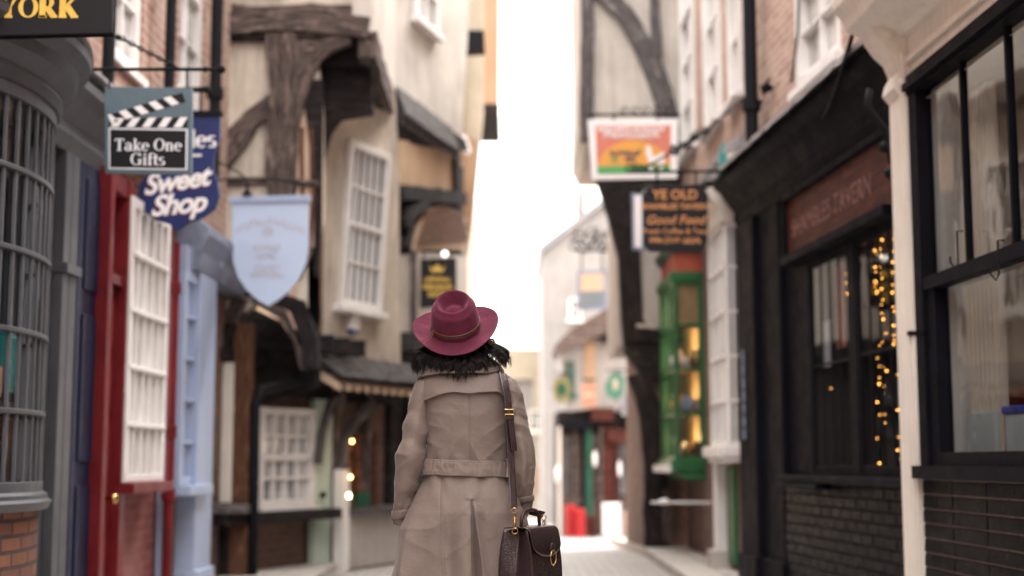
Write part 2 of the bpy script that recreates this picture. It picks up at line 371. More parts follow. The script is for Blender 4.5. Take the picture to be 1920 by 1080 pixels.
# ------------------------------------------------------------------ lettering
def text(body, size, F, a, t, d, m, parent, align='CENTER', off=0.0, shear=0, rot=0, name='lettering', sp=1.0, flip=False, ext=.0015):
    cu = bpy.data.curves.new('t', 'FONT'); cu.body = body; cu.size = size; cu.align_x = align; cu.offset = off * size; cu.shear = shear; cu.extrude = ext; cu.space_character = sp; cu.resolution_u = 4
    ob = bpy.data.objects.new('t', cu); COL.objects.link(ob); bpy.context.view_layer.update()
    me = bpy.data.meshes.new_from_object(ob.evaluated_get(bpy.context.evaluated_depsgraph_get())); bpy.data.objects.remove(ob)
    u = -F.u if flip else F.u; base = F.P(a, t, d) - (wloc(parent) if parent else Vector((0, 0, 0))); c, s_ = math.cos(rot), math.sin(rot); vv = F.v
    for v in me.vertices:
        x, y, z = v.co; x, y = x * c - y * s_, x * s_ + y * c; v.co = base + u * x + vv * y + F.n * z
    me.materials.clear(); me.materials.append(M[m]); me.name = name
    o = bpy.data.objects.new(name, me); COL.objects.link(o); o.parent = parent; return o
TK, TN = .17, .065
GL = {
 'T': ([('l', .4, 0, .4, 1, TK), ('l', .04, .965, .76, .965, TN), ('l', .07, .98, .07, .76, TN), ('l', .73, .98, .73, .76, TN), ('l', .22, .03, .58, .03, TN)], .84),
 'a': ([('a', .25, .20, .17, .19, 0, 360), ('l', .47, .48, .47, .04, TK * .9), ('a', .29, .46, .18, .19, 0, 165), ('l', .47, .03, .62, .06, TN)], .66),
 'k': ([('l', .16, 0, .16, 1, TK * .9), ('l', .2, .28, .52, .62, TN), ('l', .27, .40, .54, .03, TK * .9), ('l', .03, .03, .3, .03, TN), ('l', .42, .03, .68, .03, TN), ('l', .42, .63, .64, .63, TN), ('l', .04, .97, .18, .97, TN)], .7),
 'e': ([('a', .30, .32, .23, .31, 0, 315), ('l', .1, .36, .54, .36, TN)], .62),
 'O': ([('a', .45, .5, .36, .47, 0, 360)], .92),
 'n': ([('l', .16, 0, .16, .66, TK * .9), ('a', .35, .43, .18, .22, 0, 180), ('l', .53, .43, .53, 0, TK * .9), ('l', .03, .03, .3, .03, TN), ('l', .4, .03, .68, .03, TN), ('l', .03, .63, .2, .63, TN)], .74),
 'G': ([('a', .45, .5, .36, .47, 42, 335), ('l', .76, .04, .76, .42, TK * .9), ('l', .58, .44, .92, .44, TN), ('l', .76, .98, .76, .72, TN)], .96),
 'i': ([('l', .18, 0, .18, .66, TK * .9), ('l', .04, .03, .33, .03, TN), ('l', .05, .63, .2, .63, TN), ('d', .18, .87, .1)], .38),
 'f': ([('l', .2, 0, .2, .82, TK * .9), ('a', .36, .82, .16, .15, 40, 180), ('l', .04, .62, .42, .62, TN), ('l', .05, .03, .37, .03, TN)], .44),
 't': ([('l', .2, .1, .2, .88, TK * .9), ('a', .34, .13, .14, .11, 180, 320), ('l', .03, .62, .42, .62, TN)], .46),
 's': ([('a', .26, .48, .16, .15, 40, 250), ('a', .26, .18, .17, .16, -140, 90)], .5),
 'l': ([('l', .18, 0, .18, 1, TK * .9), ('l', .04, .03, .33, .03, TN), ('l', .05, .97, .2, .97, TN)], .36),
 'Y': ([('l', .12, .97, .43, .42, TK * 1.15), ('l', .76, .97, .43, .42, TN * 1.4), ('l', .43, .5, .43, 0, TK * 1.2), ('l', 0, .95, .32, .95, .09), ('l', .58, .95, .9, .95, .09), ('l', .24, .045, .62, .045, .09)], .9),
 'R': ([('l', .2, 0, .2, 1, TK * 1.3), ('a', .38, .73, .24, .25, -90, 90), ('l', .2, .96, .4, .96, .09), ('l', .2, .49, .4, .49, .09), ('l', .42, .48, .74, .04, TK * 1.25), ('l', .03, .045, .4, .045, .09), ('l', .62, .045, .9, .045, .09), ('l', .03, .955, .2, .955, .09)], .94),
 'K': ([('l', .2, 0, .2, 1, TK * 1.3), ('l', .26, .42, .72, .95, TN * 1.6), ('l', .38, .58, .76, .04, TK * 1.3), ('l', .03, .045, .4, .045, .09), ('l', .58, .045, .94, .045, .09), ('l', .03, .955, .4, .955, .09), ('l', .56, .955, .88, .955, .09)], .98),
 ' ': ([], .36)}
def serif(body, size, F, a, t, d, m, parent, align='CENTER', bold=1.0, name='lettering'):
    W = sum(GL[c][1] for c in body) * size; x = a - (W / 2 if align == 'CENTER' else 0 if align == 'LEFT' else W)
    mb = MB(F); k = 0
    for c in body:
        for g in GL[c][0]:
            k += 1; dd = d + .0008 + (k % 5) * .0003
            if g[0] == 'l':
                _, x0, y0, x1, y1, w = g; w *= bold; L = math.hypot(x1 - x0, y1 - y0); nx, ny = -(y1 - y0) / L * w / 2, (x1 - x0) / L * w / 2
                pl = [(x0 + nx, y0 + ny), (x1 + nx, y1 + ny), (x1 - nx, y1 - ny), (x0 - nx, y0 - ny)]
                mb.prism([(x + p * size, t + q * size) for p, q in pl], d - .001, dd)
            elif g[0] == 'd':
                pl = [(g[1] + g[3] * math.cos(i * .628), g[2] + g[3] * math.sin(i * .628)) for i in range(10)]; mb.prism([(x + p * size, t + q * size) for p, q in pl], d - .001, dd)
            else:
                _, cx, cy, rx, ry, a0, a1 = g; n = 20; O = []; I = []
                for i in range(n + 1):
                    an = R(a0 + (a1 - a0) * i / n); w = bold * (TN + (TK * .95 - TN) * abs(math.cos(an)) ** 1.5) / 2
                    O.append((cx + (rx + w) * math.cos(an), cy + (ry + w * .8) * math.sin(an))); I.append((cx + (rx - w) * math.cos(an), cy + (ry - w * .8) * math.sin(an)))
                for i in range(n):
                    pl = [O[i], O[i + 1], I[i + 1], I[i]]; mb.prism([(x + p * size, t + q * size) for p, q in pl], d - .001, dd)
        x += GL[c][1] * size
    return mb.build(name, M[m], parent)
# ================================================================== GROUND
def ground_z(y):
    return 0 if y < 17 else max(-.4, -.4 * (y - 17) / 12)
def sheet(name, xs, ys, m, dz=0, kind='structure'):
    b = MB()
    for i in range(len(ys) - 1):
        for j in range(len(xs) - 1):
            P = [Vector((x, y, ground_z(y) + dz)) for x, y in ((xs[j], ys[i]), (xs[j + 1], ys[i]), (xs[j + 1], ys[i + 1]), (xs[j], ys[i + 1]))]
            b.poly(P, [(p.x, p.y) for p in P])
    o = b.build(name, m, recalc=False); o['kind'] = kind; return o
M['flag'] = brick('stone flags', (.36, .33, .30), (.50, .46, .42), (.22, .20, .19), bw=.75, rh=.5, ms=.012, rough=.6, bump=.5, stain=.4, spec=.4, wob=.3)
M['setts'] = brick('stone setts', (.33, .30, .28), (.46, .42, .39), (.15, .14, .13), bw=.22, rh=.13, ms=.012, rough=.55, bump=.9, stain=.4, spec=.45)
M['earth'] = paint('ground', (.28, .26, .24), .9, .2, .5)
YS = [-30, -5, 2, 6, 10, 14, 17, 20, 23, 26, 29, 35, 50, 80]
sheet('ground', [-800, -60, -3.5, 3.5, 60, 800], [-800, -30, 0, 17, 29, 80, 800], M['earth'], -.01)
sheet('street', [-3.5, -1.5, 0, 1.5, 6.5], YS, M['setts'], 0)
for a, b_, nm in ((-3.4, -1.75, 'pavement'), (1.55, 3.3, 'pavement')):
    k = MB()
    for i in range(len(YS) - 1):
        y0, y1 = YS[i], YS[i + 1]
        if y1 > 23: break
        z0, z1 = ground_z(y0), ground_z(y1)
        for (xa, za, xb, zb) in ((a, .09, b_, .09), (b_, .09, b_, -.02), (a, .09, a, -.02)):
            P = [Vector((xa, y0, z0 + za)), Vector((xb, y0, z0 + zb)), Vector((xb, y1, z1 + zb)), Vector((xa, y1, z1 + za))]
            k.poly(P, [(p.y, p.x + p.z) for p in P])
    o = k.build(nm, M['flag']); o['kind'] = 'structure'

# ================================================================== LEFT ROW
FL = Fr((-2.75, 5), (-2.62, 12.9))
sx = lambda px, F=None, d=0: (F or FL).st(px, 865, d)[0]
# ---- grey bow-fronted shop
b1 = thing('shop_building', 'grey shopfront with a curved small-paned bow window over an orange brick plinth', 'building', FL.P(1, 0, -.3), 'buildings lining the narrow street')
e0 = sx(132)
bs0, bs1 = 1.15, 2.85
wh = [(bs0 + .05, bs1 - .05, .95, 2.9), (sx(86), sx(104), .9, 2.85)]
MB(FL).wall(-6, e0, 0, 2.95, wh, -.3, 0).build('ground_floor_wall', M['grey'], b1)
MB(FL).wall(-6, e0, 2.95, 9.5, [(-.2, .8, 4.3, 5.9), (1.6, 2.5, 4.3, 5.9)], -.3, -.02).build('upper_wall', M['brick_red'], b1)
for a in (-.2, 1.6): window(FL, b1, a, a + .9, 4.3, 5.9, 3, 4, d=-.1)
MB(FL).box(-5.9, e0, 9.5, 9.7, -3, .3).build('roof', M['roof'], b1)
MB(FL).box(-6, e0 - .01, 0, 9.4, -3.5, -3.3).build('rear_wall', M['brick_red'], b1)
def arc(dz, bul=.33, n=28, g=0):
    r = []
    for k in range(n + 1):
        tau = k / n; r.append((bs0 - g + (bs1 - bs0 + 2 * g) * tau, (bul + g) * (math.sin(math.pi * tau) ** .6 if 0 < tau < 1 else 0)))
    return r
def arcband(mb, t0, t1, g0, g1, thick=None):
    A = arc(0, g=g0); B = arc(0, g=g1)
    for k in range(len(A) - 1):
        (a0, d0), (a1, d1) = A[k], A[k + 1]; (c0, e0_), (c1, e1_) = B[k], B[k + 1]
        mb.poly([mb.P((a0, t0, d0)), mb.P((a1, t0, d1)), mb.P((c1, t1, e1_)), mb.P((c0, t1, e0_))], [(a0, t0), (a1, t0), (c1, t1), (c0, t1)])
def arcsolid(mb, prof):
    for k in range(len(prof)):
        (g0, t0), (g1, t1) = prof[k], prof[(k + 1) % len(prof)]; arcband(mb, t0, t1, g0, g1)
bw = MB(FL); ZB, ZT = .95, 2.9
rows = [ZB + (ZT - ZB) * k / 5 for k in range(6)]
for k, z in enumerate(rows):
    h = .013 if 0 < k < 5 else .05; arcsolid(bw, [(-.03, z - h), (.018, z - h), (.018, z + h), (-.03, z + h)])
A = arc(0, n=16)
for k, (a, d) in enumerate(A):
    h = .011 if 0 < k < 16 else .04; bw.box(a - h, a + h, ZB, ZT, d - .010, d + .008)
bow = bw.build('bow_window', M['grey'], b1, bevel=.004)
g = MB(FL); arcband(g, ZB, ZT, -.012, -.012); g.build('pane', M['glass'], bow, smooth=True)
g = MB(FL); arcsolid(g, [(-.06, ZB - .09), (.05, ZB - .09), (.07, ZB - .05), (.045, ZB - .035), (.045, ZB - .015), (.02, ZB), (-.06, ZB)]); g.build('sill', M['grey'], bow, smooth=False)
g = MB(FL); arcband(g, 0, ZB - .09, .0, .0); g.build('plinth', M['brick_orange'], b1)
g = MB(FL); arcsolid(g, [(-.2, ZT + .02), (.03, ZT + .02), (.05, ZT + .07), (.04, ZT + .1), (.11, ZT + .16), (.13, ZT + .22), (.19, ZT + .27), (.2, ZT + .31), (-.2, ZT + .36)]); g.build('cornice', M['grey'], b1)
g = MB(FL); arcband(g, ZT + .36, ZT + .36, -.3, .2); arcband(g, ZT + .315, ZT + .362, .205, -.25); g.build('lead_roof', M['lead'], b1)
interior(FL, b1, bs0, bs1, .9, 2.9, 1.6, 'grey_l')  # room painted paler grey to stand in for reflections in the panes
MB(FL).prof([(0, 2.93), (.05, 2.93), (.08, 3.02), (.07, 3.1), (.16, 3.2), (.2, 3.27), (.2, 3.33), (0, 3.38)], bs1 - .1, e0 + .35).build('fascia', M['grey'], b1, bevel=.005)
MB(FL).box(bs1, e0 + .36, 3.381, 3.41, -.02, .23).build('lead_flashing', M['lead'], b1)
for p0, p1 in ((104, 116), (117, 131)):
    pm = MB(FL); a, c = sx(p0, d=.06), sx(p1, d=.06); pm.box(a, c, 0, 2.93, 0, .06).box(a - .01, c + .01, 2.2, 2.26, 0, .09).box(a - .01, c + .01, .1, .35, 0, .09); pm.build('pilaster', M['grey'], b1, bevel=.005)
window(FL, b1, sx(85), sx(104), .9, 2.85, 1, 5, fw=.04, d=-.06, dep=.05, fm='grey', gm='glass_dk', sill=False)
# goods in the bow window
for k, (a, z, w, h, mm) in enumerate([(1.75, .98, .22, .5, 'sweet_blue'), (2.05, .98, .2, .22, 'sun_or'), (2.3, .98, .16, .34, 'maroon_panel'), (1.95, 1.42, .3, .16, 'salmon'), (1.35, .98, .3, .36, 'gold_paint'), (2.35, 1.45, .14, .3, 'teal')]):
    bx = MB(FL); bx.box(a, a + w, z, z + h, -.05, .12).box(a + .02, a + w - .02, z + h, z + h + .03, -.03, .10)
    tag(bx.build('gift_box', M[mm], bevel=.01), ['tall dark blue gift box behind the grey bow window', 'orange gift box low in the grey bow window', 'dark red gift box at the far end of the grey bow window', 'salmon gift box set on the upper row inside the grey bow window', 'gold gift box low at the near end of the grey bow window', 'teal gift box high at the far end of the grey bow window'][k], 'box', 'boxes shown in the grey bow window')
MB(FL).box(bs0 + .1, bs1 - .35, 1.38, 1.41, -.2, .1).build('shelf', M['timber_brown'], b1)

# ---- navy door, red door, small bow window
b2 = thing('shop_building', 'narrow brick shop with a red door, red trim and a white small-paned window', 'building', FL.P(sx(220), 0, -.3), 'buildings lining the narrow street')
e1 = sx(318)
w_up = []
def upw(p0, p1, py, h): a = FL.st(p0, py)[0]; c = FL.st(p1, py)[0]; t = FL.st((p0 + p1) / 2, py)[1]; return (a, c, t, t + h)
U1 = upw(216, 274, 122, 1.75); 
MB(FL).wall(e0, e1, 0, 3.0, [(sx(232), sx(304), .92, 2.9)], -.3, -.01).build('ground_floor_wall', M['brick_plum'], b2)
MB(FL).wall(e0, e1, 3.0, 9.6, [U1], -.3, -.03).build('upper_wall', M['brick_red'], b2)
w = window(FL, b2, *U1, 2, 4, fw=.08, d=-.12, dep=.07, gm='curtain')
MB(FL).box(e0, e1, 9.6, 9.8, -3, .35).build('roof', M['roof'], b2)
a, c = sx(133, d=.05), sx(179, d=.05)
dn = MB(FL).box(a, c, 0.02, 2.98, -.0, .05)
for z0, z1 in ((.2, .95), (1.1, 2.0), (2.15, 2.85)): dn.box(a + .1, c - .1, z0, z1, .05, .062)
dn.build('navy_door', M['navy'], b2, bevel=.006)
a, c = sx(180, d=.09), sx(231, d=.09)
rf = MB(FL).box(a, a + .09, 0, 2.98, 0, .13).box(c - .12, c, 0, 2.98, 0, .11).box(a + .09, c - .12, 2.85, 2.98, 0, .1).box(a + .09, c - .12, 2.25, 2.32, 0, .09)
rf.build('door_frame', M['red'], b2, bevel=.006)
rd = MB(FL).box(a + .09, c - .12, .06, 2.25, 0, .04)
for z0, z1 in ((.2, .75), (.9, 1.35), (1.45, 1.75), (1.85, 2.15)): rd.box(a + .17, c - .2, z0, z1, .04, .055)
rd_o = rd.build('red_door', M['red'], b2, bevel=.005)
kp = FL.P(*FL.st(205, 935, .1), .1); kb = MB(); kb.lathe(kp, [(.012, -.06), (.012, 0), (.028, .01), (.034, .03), (.028, .05), (.006, .058)], 14, FL.n)
kb.build('door_knob', M['brass'], rd_o, smooth=True)
MB(FL).prof([(0, 2.99), (.06, 2.99), (.1, 3.07), (.12, 3.22), (.2, 3.28), (.2, 3.33), (0, 3.38)], e0 + .37, e1 - .02).build('cornice', M['brick_orange'], b2, bevel=.004)
# shallow bay, white glazing bars
a, c = sx(234, d=.12), sx(304, d=.12)
wb = MB(FL); zt, zb = 2.88, .96
wb.box(a - .02, a + .05, zb, zt, 0, .13).box(c - .05, c + .02, zb, zt, 0, .13).box(a, c, zt - .07, zt + .0, 0, .128).box(a, c, zb - .0, zb + .05, 0, .128)
for k in range(1, 5): x = a + (c - a) * k / 5; wb.box(x - .014, x + .014, zb, zt, .08, .125)
for k in range(1, 5): z = zb + (zt - zb) * k / 5; wb.box(a, c, z - .016, z + .016, .082, .14)
wo = wb.build('window', M['white'], b2, bevel=.004)
MB(FL).box(a + .03, c - .03, zb + .02, zt - .02, .06, .085).build('pane', M['curtain'], wo)
MB(FL).box(a - .05, c + .05, zb - .07, zb - .003, 0, .2).build('sill', M['red'], wo, bevel=.006)

def downpipe(F, s, t0, t1, d, r, m, label, cat='downpipe', collars=(), bend=None, head=None, group='drainpipes on the house fronts'):
    b = MB(F); pts = [(s, t0, d), (s, (t0 + t1) / 2, d), (s, t1, d)]
    if bend: pts = bend
    b.tube(pts, r, 12)
    for z in collars: b.lathe(F.P(s, z, d), [(r, -.05), (r * 1.4, -.045), (r * 1.4, .045), (r, .05)], 12); b.box(s - r * 2.2, s + r * 2.2, z - .015, z + .015, d - r * 1.2, d - r * .6)
    if head: b.box(s - r * 2.6, s + r * 2.6, t1 - .02, t1 + .2, d - r * 1.2, d + r * 2.2)
    return tag(b.build('downpipe', M[m], smooth=False), label, cat, group)
s_ = sx(318, d=.1); downpipe(FL, s_, 0.02, 2.75, .1, .035, 'red', 'red painted downpipe between the white window and the pale blue shop', collars=(.85, 1.32, 2.4))
s_ = FL.st(320, 60, .08)[0]; downpipe(FL, s_, 3.35, 9, .08, .04, 'iron', 'black iron downpipe on the brick wall above the blue sweet sign', collars=(4.65, 6.2, 7.8))
s_ = FL.st(200, 200, .08)[0]; downpipe(FL, s_, 3.42, 9, .08, .04, 'iron', 'black iron downpipe rising behind the clapperboard sign', collars=(4.6, 6.0, 7.5))
# ---- pale blue shop
b3 = thing('shop_building', 'pale blue painted shopfront beyond the red downpipe, brick above', 'building', FL.P(sx(360), 0, -.3), 'buildings lining the narrow street')
e2 = FL.L + .05
U2 = upw(336, 386, 190, 1.9)
MB(FL).wall(e1, e2, 0, 3.0, [], -.3, 0).build('ground_floor_wall', M['brick_dark'], b3)
MB(FL).wall(e1, e2, 3.0, 9.3, [U2], -.3, -.02).build('upper_wall', M['brick_pink'], b3)
window(FL, b3, *U2, 2, 4, fw=.08, d=-.12, dep=.07, gm='curtain')
MB(FL).box(e1, e2, 9.3, 9.5, -3, .35).build('roof', M['roof'], b3)
a, c = sx(333, d=.1), sx(371, d=.1)
wb = MB(FL); zt, zb = 2.55, .92
wb.box(a - .05, a + .05, zb, zt, 0, .13).box(c - .04, c + .03, zb, zt, 0, .13).box(a, c, zt - .05, zt + .22, 0, .128).box(a, c, zb, zb + .06, 0, .128)
for k in range(1, 4): x = a + (c - a) * k / 4; wb.box(x - .014, x + .014, zb, zt, .06, .115)
for k in range(1, 5): z = zb + (zt - zb) * k / 5; wb.box(a, c, z - .016, z + .016, .062, .13)
wo = wb.build('window', M['blue'], b3, bevel=.004)
MB(FL).box(a + .03, c - .03, zb + .02, zt - .02, .04, .065).build('pane', M['shield_blue'], wo)
MB(FL).box(a - .06, c + .05, zb - .08, zb - .003, 0, .22).build('sill', M['blue'], wo, bevel=.006)
a1, c1 = sx(369, d=.16), sx(399, d=.16)
MB(FL).box(a1, c1, 0, 2.6, 0, .16).box(a1 - .02, c1 + .02, 0, .25, 0, .19).box(a - .2, a - .07, 0, 2.5, 0, .06).build('pilaster', M['blue'], b3, bevel=.008)
MB(FL).prof([(0, 2.6), (.16, 2.6), (.18, 2.66), (.2, 2.75), (.24, 2.84), (.26, 2.88), (.26, 2.94), (.18, 3.0), (.08, 3.05), (0, 3.08)], e1 + .02, e2 + .02).build('fascia', M['blue_d'], b3, bevel=.006)
# console bracket at the end of the blue front (faces the camera)
g = cf(FL.P(c1, 0, 0).y + .02)
cons = [(384, 600), (398, 600), (400, 545), (406, 520), (419, 500), (419, 486), (406, 470), (396, 458), (386, 456), (380, 470), (380, 520)]
MB(g).prism(g.pts(cons), -.02, .12).build('console', M['blue'], b3, bevel=.01)
s_ = FL.st(405, 120, .12)[0]; downpipe(FL, s_, 3.25, 9, .12, .05, 'iron', 'black iron downpipe beside the timber framed house corner', collars=(4.2, 5.9, 7.6))

# ================================================================== TIMBER JETTIED HOUSE (left)
GA, GB = (-2.62, 12.85), (-1.22, 15.85)
FG = Fr(GA, GB)                       # ground floor front
g13 = cf(13.0)
th = thing('timber_house', 'jettied timber framed house with cream plaster and a leaning white sash window', 'building', (-2.4, 13.6, 0), 'buildings lining the narrow street')
P = g13.pts
# side wall, first floor, facing up the street
MB(g13).prism(P([(404, 0), (404, 560), (432, 600), (560, 520), (604, 420), (604, 215), (590, 40), (590, 0)]), -.18, -.02).build('side_wall', M['plaster'], th)
MB(g13).prism(P([(404, -260), (404, 20), (690, 20), (690, -260)]), -.3, -.05).build('upper_side_wall', M['plaster'], th)
bm_ = lambda pl, w, d0=-.02, d1=.07, mt='timber', nm='beam', F=g13, wob=.03: MB(F).beam(F.pts(pl), w, d0, d1, wob).build(nm, M[mt], th, smooth=False)
bm_([(402, 52), (560, 38), (692, 58)], .22, -.3, .10, wob=.05)
bm_([(402, 20), (692, 22)], .1, -.05, .04)
bm_([(515, -20), (513, -260)], .2, -.05, .05)
bm_([(528, 66), (532, 200), (530, 370)], (.30, .26), wob=.06, nm='post')
bm_([(416, 300), (440, 262), (475, 225), (520, 190)], (.20, .22), wob=.06, nm='brace')
bm_([(402, 345), (425, 300), (470, 240)], .12, wob=.05, nm='brace')
bm_([(402, 342), (500, 338), (600, 345)], .06, -.02, .03, wob=.01)
# curved arch brace from post to the jetty beam
arcp = [(545, 240), (556, 190), (570, 140), (590, 105), (618, 82), (655, 70)]
bm_(arcp, (.17, .15), -.04, .06, wob=.03, nm='arch_brace')
MB(g13).prism(P([(500, 66), (640, 66), (590, 95), (566, 130), (552, 180), (548, 240), (530, 200), (505, 110)]), -.04, .055).build('bracket_panel', M['timber'], th)
MB(g13).prism(P([(556, 200), (606, 215), (606, 420), (560, 520), (556, 520)]), -.019, .0).build('render_strip', M['plaster_t'], th)
for p0 in (566, 584): bm_([(p0, 240), (p0 + 2, 380), (p0 - 4, 470)], .035, -.0, .02, 'timber_brown', wob=.01)
# dark recess and joists below the second floor jetty
jt = MB(); zj = 5.0
FJ = Fr((-1.3, 12.95), (-1.33, 15.9))
for k in range(9):
    y = 13.25 + k * .3; jt.box(-2.6, -1.36, zj - .16, zj + .02, 0, 0) if False else None
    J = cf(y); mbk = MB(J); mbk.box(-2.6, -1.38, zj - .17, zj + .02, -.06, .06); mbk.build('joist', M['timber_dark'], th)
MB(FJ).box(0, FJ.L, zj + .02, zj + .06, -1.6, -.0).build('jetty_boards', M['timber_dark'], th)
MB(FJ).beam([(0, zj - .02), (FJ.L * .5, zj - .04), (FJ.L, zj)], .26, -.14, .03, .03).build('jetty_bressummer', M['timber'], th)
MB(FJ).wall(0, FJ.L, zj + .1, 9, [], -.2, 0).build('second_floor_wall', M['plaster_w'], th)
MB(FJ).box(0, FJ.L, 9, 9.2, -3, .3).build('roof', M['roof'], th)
MB(cf(13.32)).prism(cf(13.32).pts([(558, 100), (692, 100), (700, 215), (640, 225), (622, 250), (608, 300), (602, 400), (598, 520), (588, 520), (588, 400), (583, 300), (574, 220), (560, 170)]), -.04, 0).build('jetty_shade', M['timber_dark'], th)  # dark upright sheet painting the shade under the second floor jetty
MB(g13).prism(P([(566, 150), (606, 150), (606, 215), (604, 420), (598, 520), (590, 520), (589, 400), (584, 300)]), .001, .02).build('dark_post', M['timber_dark'], th)
# first floor street front, leaning out, with the sash
F1 = Fr((-1.93, 13.95), (-1.2, 15.7), lean=.0, skew=0)
F1.v = Vector((.062, -.02, 1)); F1.O = F1.O - F1.v * 2.6 + Vector((0, 0, 2.6))
wl = F1.pts([(596, 655), (752, 728), (748, 300), (740, 170), (600, 150)])
MB(F1).prism(wl, -.25, 0).build('first_floor_wall', M['plaster'], th)
# dark return between the side wall and the front
MB().poly([at(566, 60, 13.0), at(566, 560, 13.0), at(600, 650, 13.9), at(604, 140, 13.9)], [(0, 0), (0, 2), (1, 2), (1, 0)])
rt = MB(); A_ = [at(600, 100, 13.05), at(600, 560, 13.05), at(604, 650, 14.05), at(612, 140, 14.05)]
rt.poly(A_, [(0, 0), (0, 2), (1, 2), (1, 0)]); rt.poly([p + Vector((-.12, .05, 0)) for p in A_], [(0, 0), (0, 2), (1, 2), (1, 0)]); rt.build('return_wall', M['timber_brown'], th)
s0, ta = F1.st(630, 572); s1, tb = F1.st(705, 588); s2, tt = F1.st(650, 262); s3, tu = F1.st(722, 290)
FS = F1; sk = ((s2 + s3) - (s0 + s1)) / 2 / (((tt + tu) - (ta + tb)) / 2)
F2 = Fr((0, 0), (1, 0)); F2.u = F1.u; F2.n = F1.n; F2.O = F1.O; F2.v = F1.v + F1.u * sk; F2.O = F1.O - F1.u * sk * ((ta + tb) / 2)
a, _ = F2.st(629, 572); c, _ = F2.st(705, 588); t0 = (F2.st(629, 572)[1] + F2.st(705, 588)[1]) / 2; t1 = (F2.st(650, 262)[1] + F2.st(722, 290)[1]) / 2
window(F2, th, a, c, t0, t1, 5, 4, fw=.075, bar=.022, d=.004, dep=.07, gm='glass_dk')
# drainpipe down the corner, bending under the jetty
pp = [at(592, 200, 13.55), at(590, 420, 13.55), at(588, 600, 13.5), at(584, 690, 13.45), at(568, 712, 13.35), at(530, 722, 13.2), at(492, 730, 12.95), at(478, 760, 12.9), at(476, 900, 12.9), Vector((at(476, 900, 12.9).x, 12.9, .1))]
tag(MB().tube(pp, .045, 10, world=True).build('downpipe', M['iron'], smooth=True), 'black downpipe that bends sideways under the jetty of the timber house', 'downpipe', 'drainpipes on the house fronts')
# pentice roof between ground and first floor
def pentice(A, B, z0, z1, dout, parent, n=22, tz=.0, F=None, rm='plaster_t'):
    FP = F or Fr(A, B); L = FP.L
    r = MB(FP)
    r.prof([(0, z1), (dout, z0), (dout, z0 - .05), (0, z1 - .12)], 0, L); r.build('pentice_roof', M['timber_dark'], parent)
    tl = MB(FP)
    for row in range(4):
        f0, f1 = row / 4, (row + 1.25) / 4; f1 = min(f1, 1.05)
        for k in range(n):
            x0 = L * k / n + .004; x1 = L * (k + 1) / n - .004; j = random.uniform(-.008, .008)
            d0, d1 = dout * f0, dout * f1; za, zb = z1 + (z0 - z1) * f0, z1 + (z0 - z1) * f1
            tl.prof([(d0, za + .012 + j), (d1, zb + .03 + j), (d1, zb + .008 + j), (d0, za + .001)], x0, x1)
    tl.build('roof_tiles', M['slate'], parent)
    rf = MB(FP)
    for k in range(n // 2 + 1):
        x = L * k / (n / 2); x = min(x, L - .05); rf.prof([(0, z1 - .14), (dout - .02, z0 - .06), (dout - .02, z0 - .14), (0, z1 - .22)], x, x + .06)
    rf.build('rafters', M[rm], parent)
za = at(596, 648, 14.0).z
FPn = Fr((-1.95, 13.85), (-1.15, 15.75)); 
pentice(None, None, 1.92, 2.16, .32, th, F=FPn)
# ground floor
MB(FG).wall(0, FG.L, 0, 2.0, [], -.35, -.12).build('ground_floor_wall', M['brick_dark'], th)
MB(FG).box(-.1, FG.L, 2.0, 2.12, -1.4, .05).build('ceiling_boards', M['timber_dark'], th)
MB(FG).box(-.05, FG.L, 1.72, 2.0, -.12, -.02).build('lintel', M['timber_dark'], th)
def gw(p0, p1, y0, y1): 
    a, t1_ = FG.st(p0, y0); c, t1b = FG.st(p1, y0 + 14); return a, c, FG.st((p0 + p1) / 2, y1)[1], t1_ 
a, c, t0, t1 = gw(487, 590, 762, 950)
window(FG, th, a, c, t0, min(t1, 1.72), 4, 4, fw=.07, bar=.03, d=-.06, dep=.08, gm='curtain', sill=True)
MB(FG).box(FG.st(400, 900)[0] - .1, FG.st(608, 900)[0], FG.st(500, 978)[1], FG.st(500, 958)[1], -.1, .22).build('shop_counter_board', M['timber_dark'], th, bevel=.01)
a, c = FG.st(592, 900)[0], FG.st(624, 900)[0]
dm = MB(FG).box(a, c, .02, 1.72, -.08, -.01)
for k in range(1, 4): x = a + (c - a) * k / 4; dm.box(x - .008, x + .008, .05, 1.7, -.01, .0)
dd_ = dm.build('plank_door', M['mint'], th, bevel=.004)
MB(FG).ball(FG.P((a + c) / 2 - .05, FG.st(600, 928)[1], .02), .035).build('door_knob', M['iron'], dd_)
for px, w in ((632, .16), (688, .06)):
    a = FG.st(px, 900)[0]; MB(FG).beam([(a, 0), (a, 1), (a, 2.05)], w, -.12, .03, .02).build('post', M['timber'], th)
MB(FG).beam(FG.pts([(640, 1075), (640, 960), (641, 880)], .1), .12, .04, .16, .01).build('post', M['white'], th)
MB(FG).beam(FG.pts([(642, 880), (648, 830), (668, 790), (700, 755)], .1), .075, .05, .13, .012).build('curved_bracket', M['timber_grey'], th)
MB(FG).beam(FG.pts([(598, 870), (606, 810), (622, 760), (640, 740)], .1), .06, .05, .12, .012).build('curved_bracket', M['timber_grey'], th)
a, t1 = FG.st(652, 808); c, _ = FG.st(712, 815); t0 = FG.st(680, 950)[1]
wo = window(FG, th, a, c, t0, t1, 3, 3, fw=.05, bar=.025, d=-.08, dep=.06, fm='timber_brown', gm='amber', sill=False)
a2, c2 = FG.st(640, 900)[0], FG.st(780, 900)[0]
MB(FG).box(a2, c2, .02, FG.st(680, 965)[1], -.12, .1).build('stall_riser', M['plaster_g'], th)
MB(FG).box(a2, c2, FG.st(680, 965)[1], FG.st(680, 950)[1], -.12, .2).build('shop_counter_board', M['timber_grey'], th)
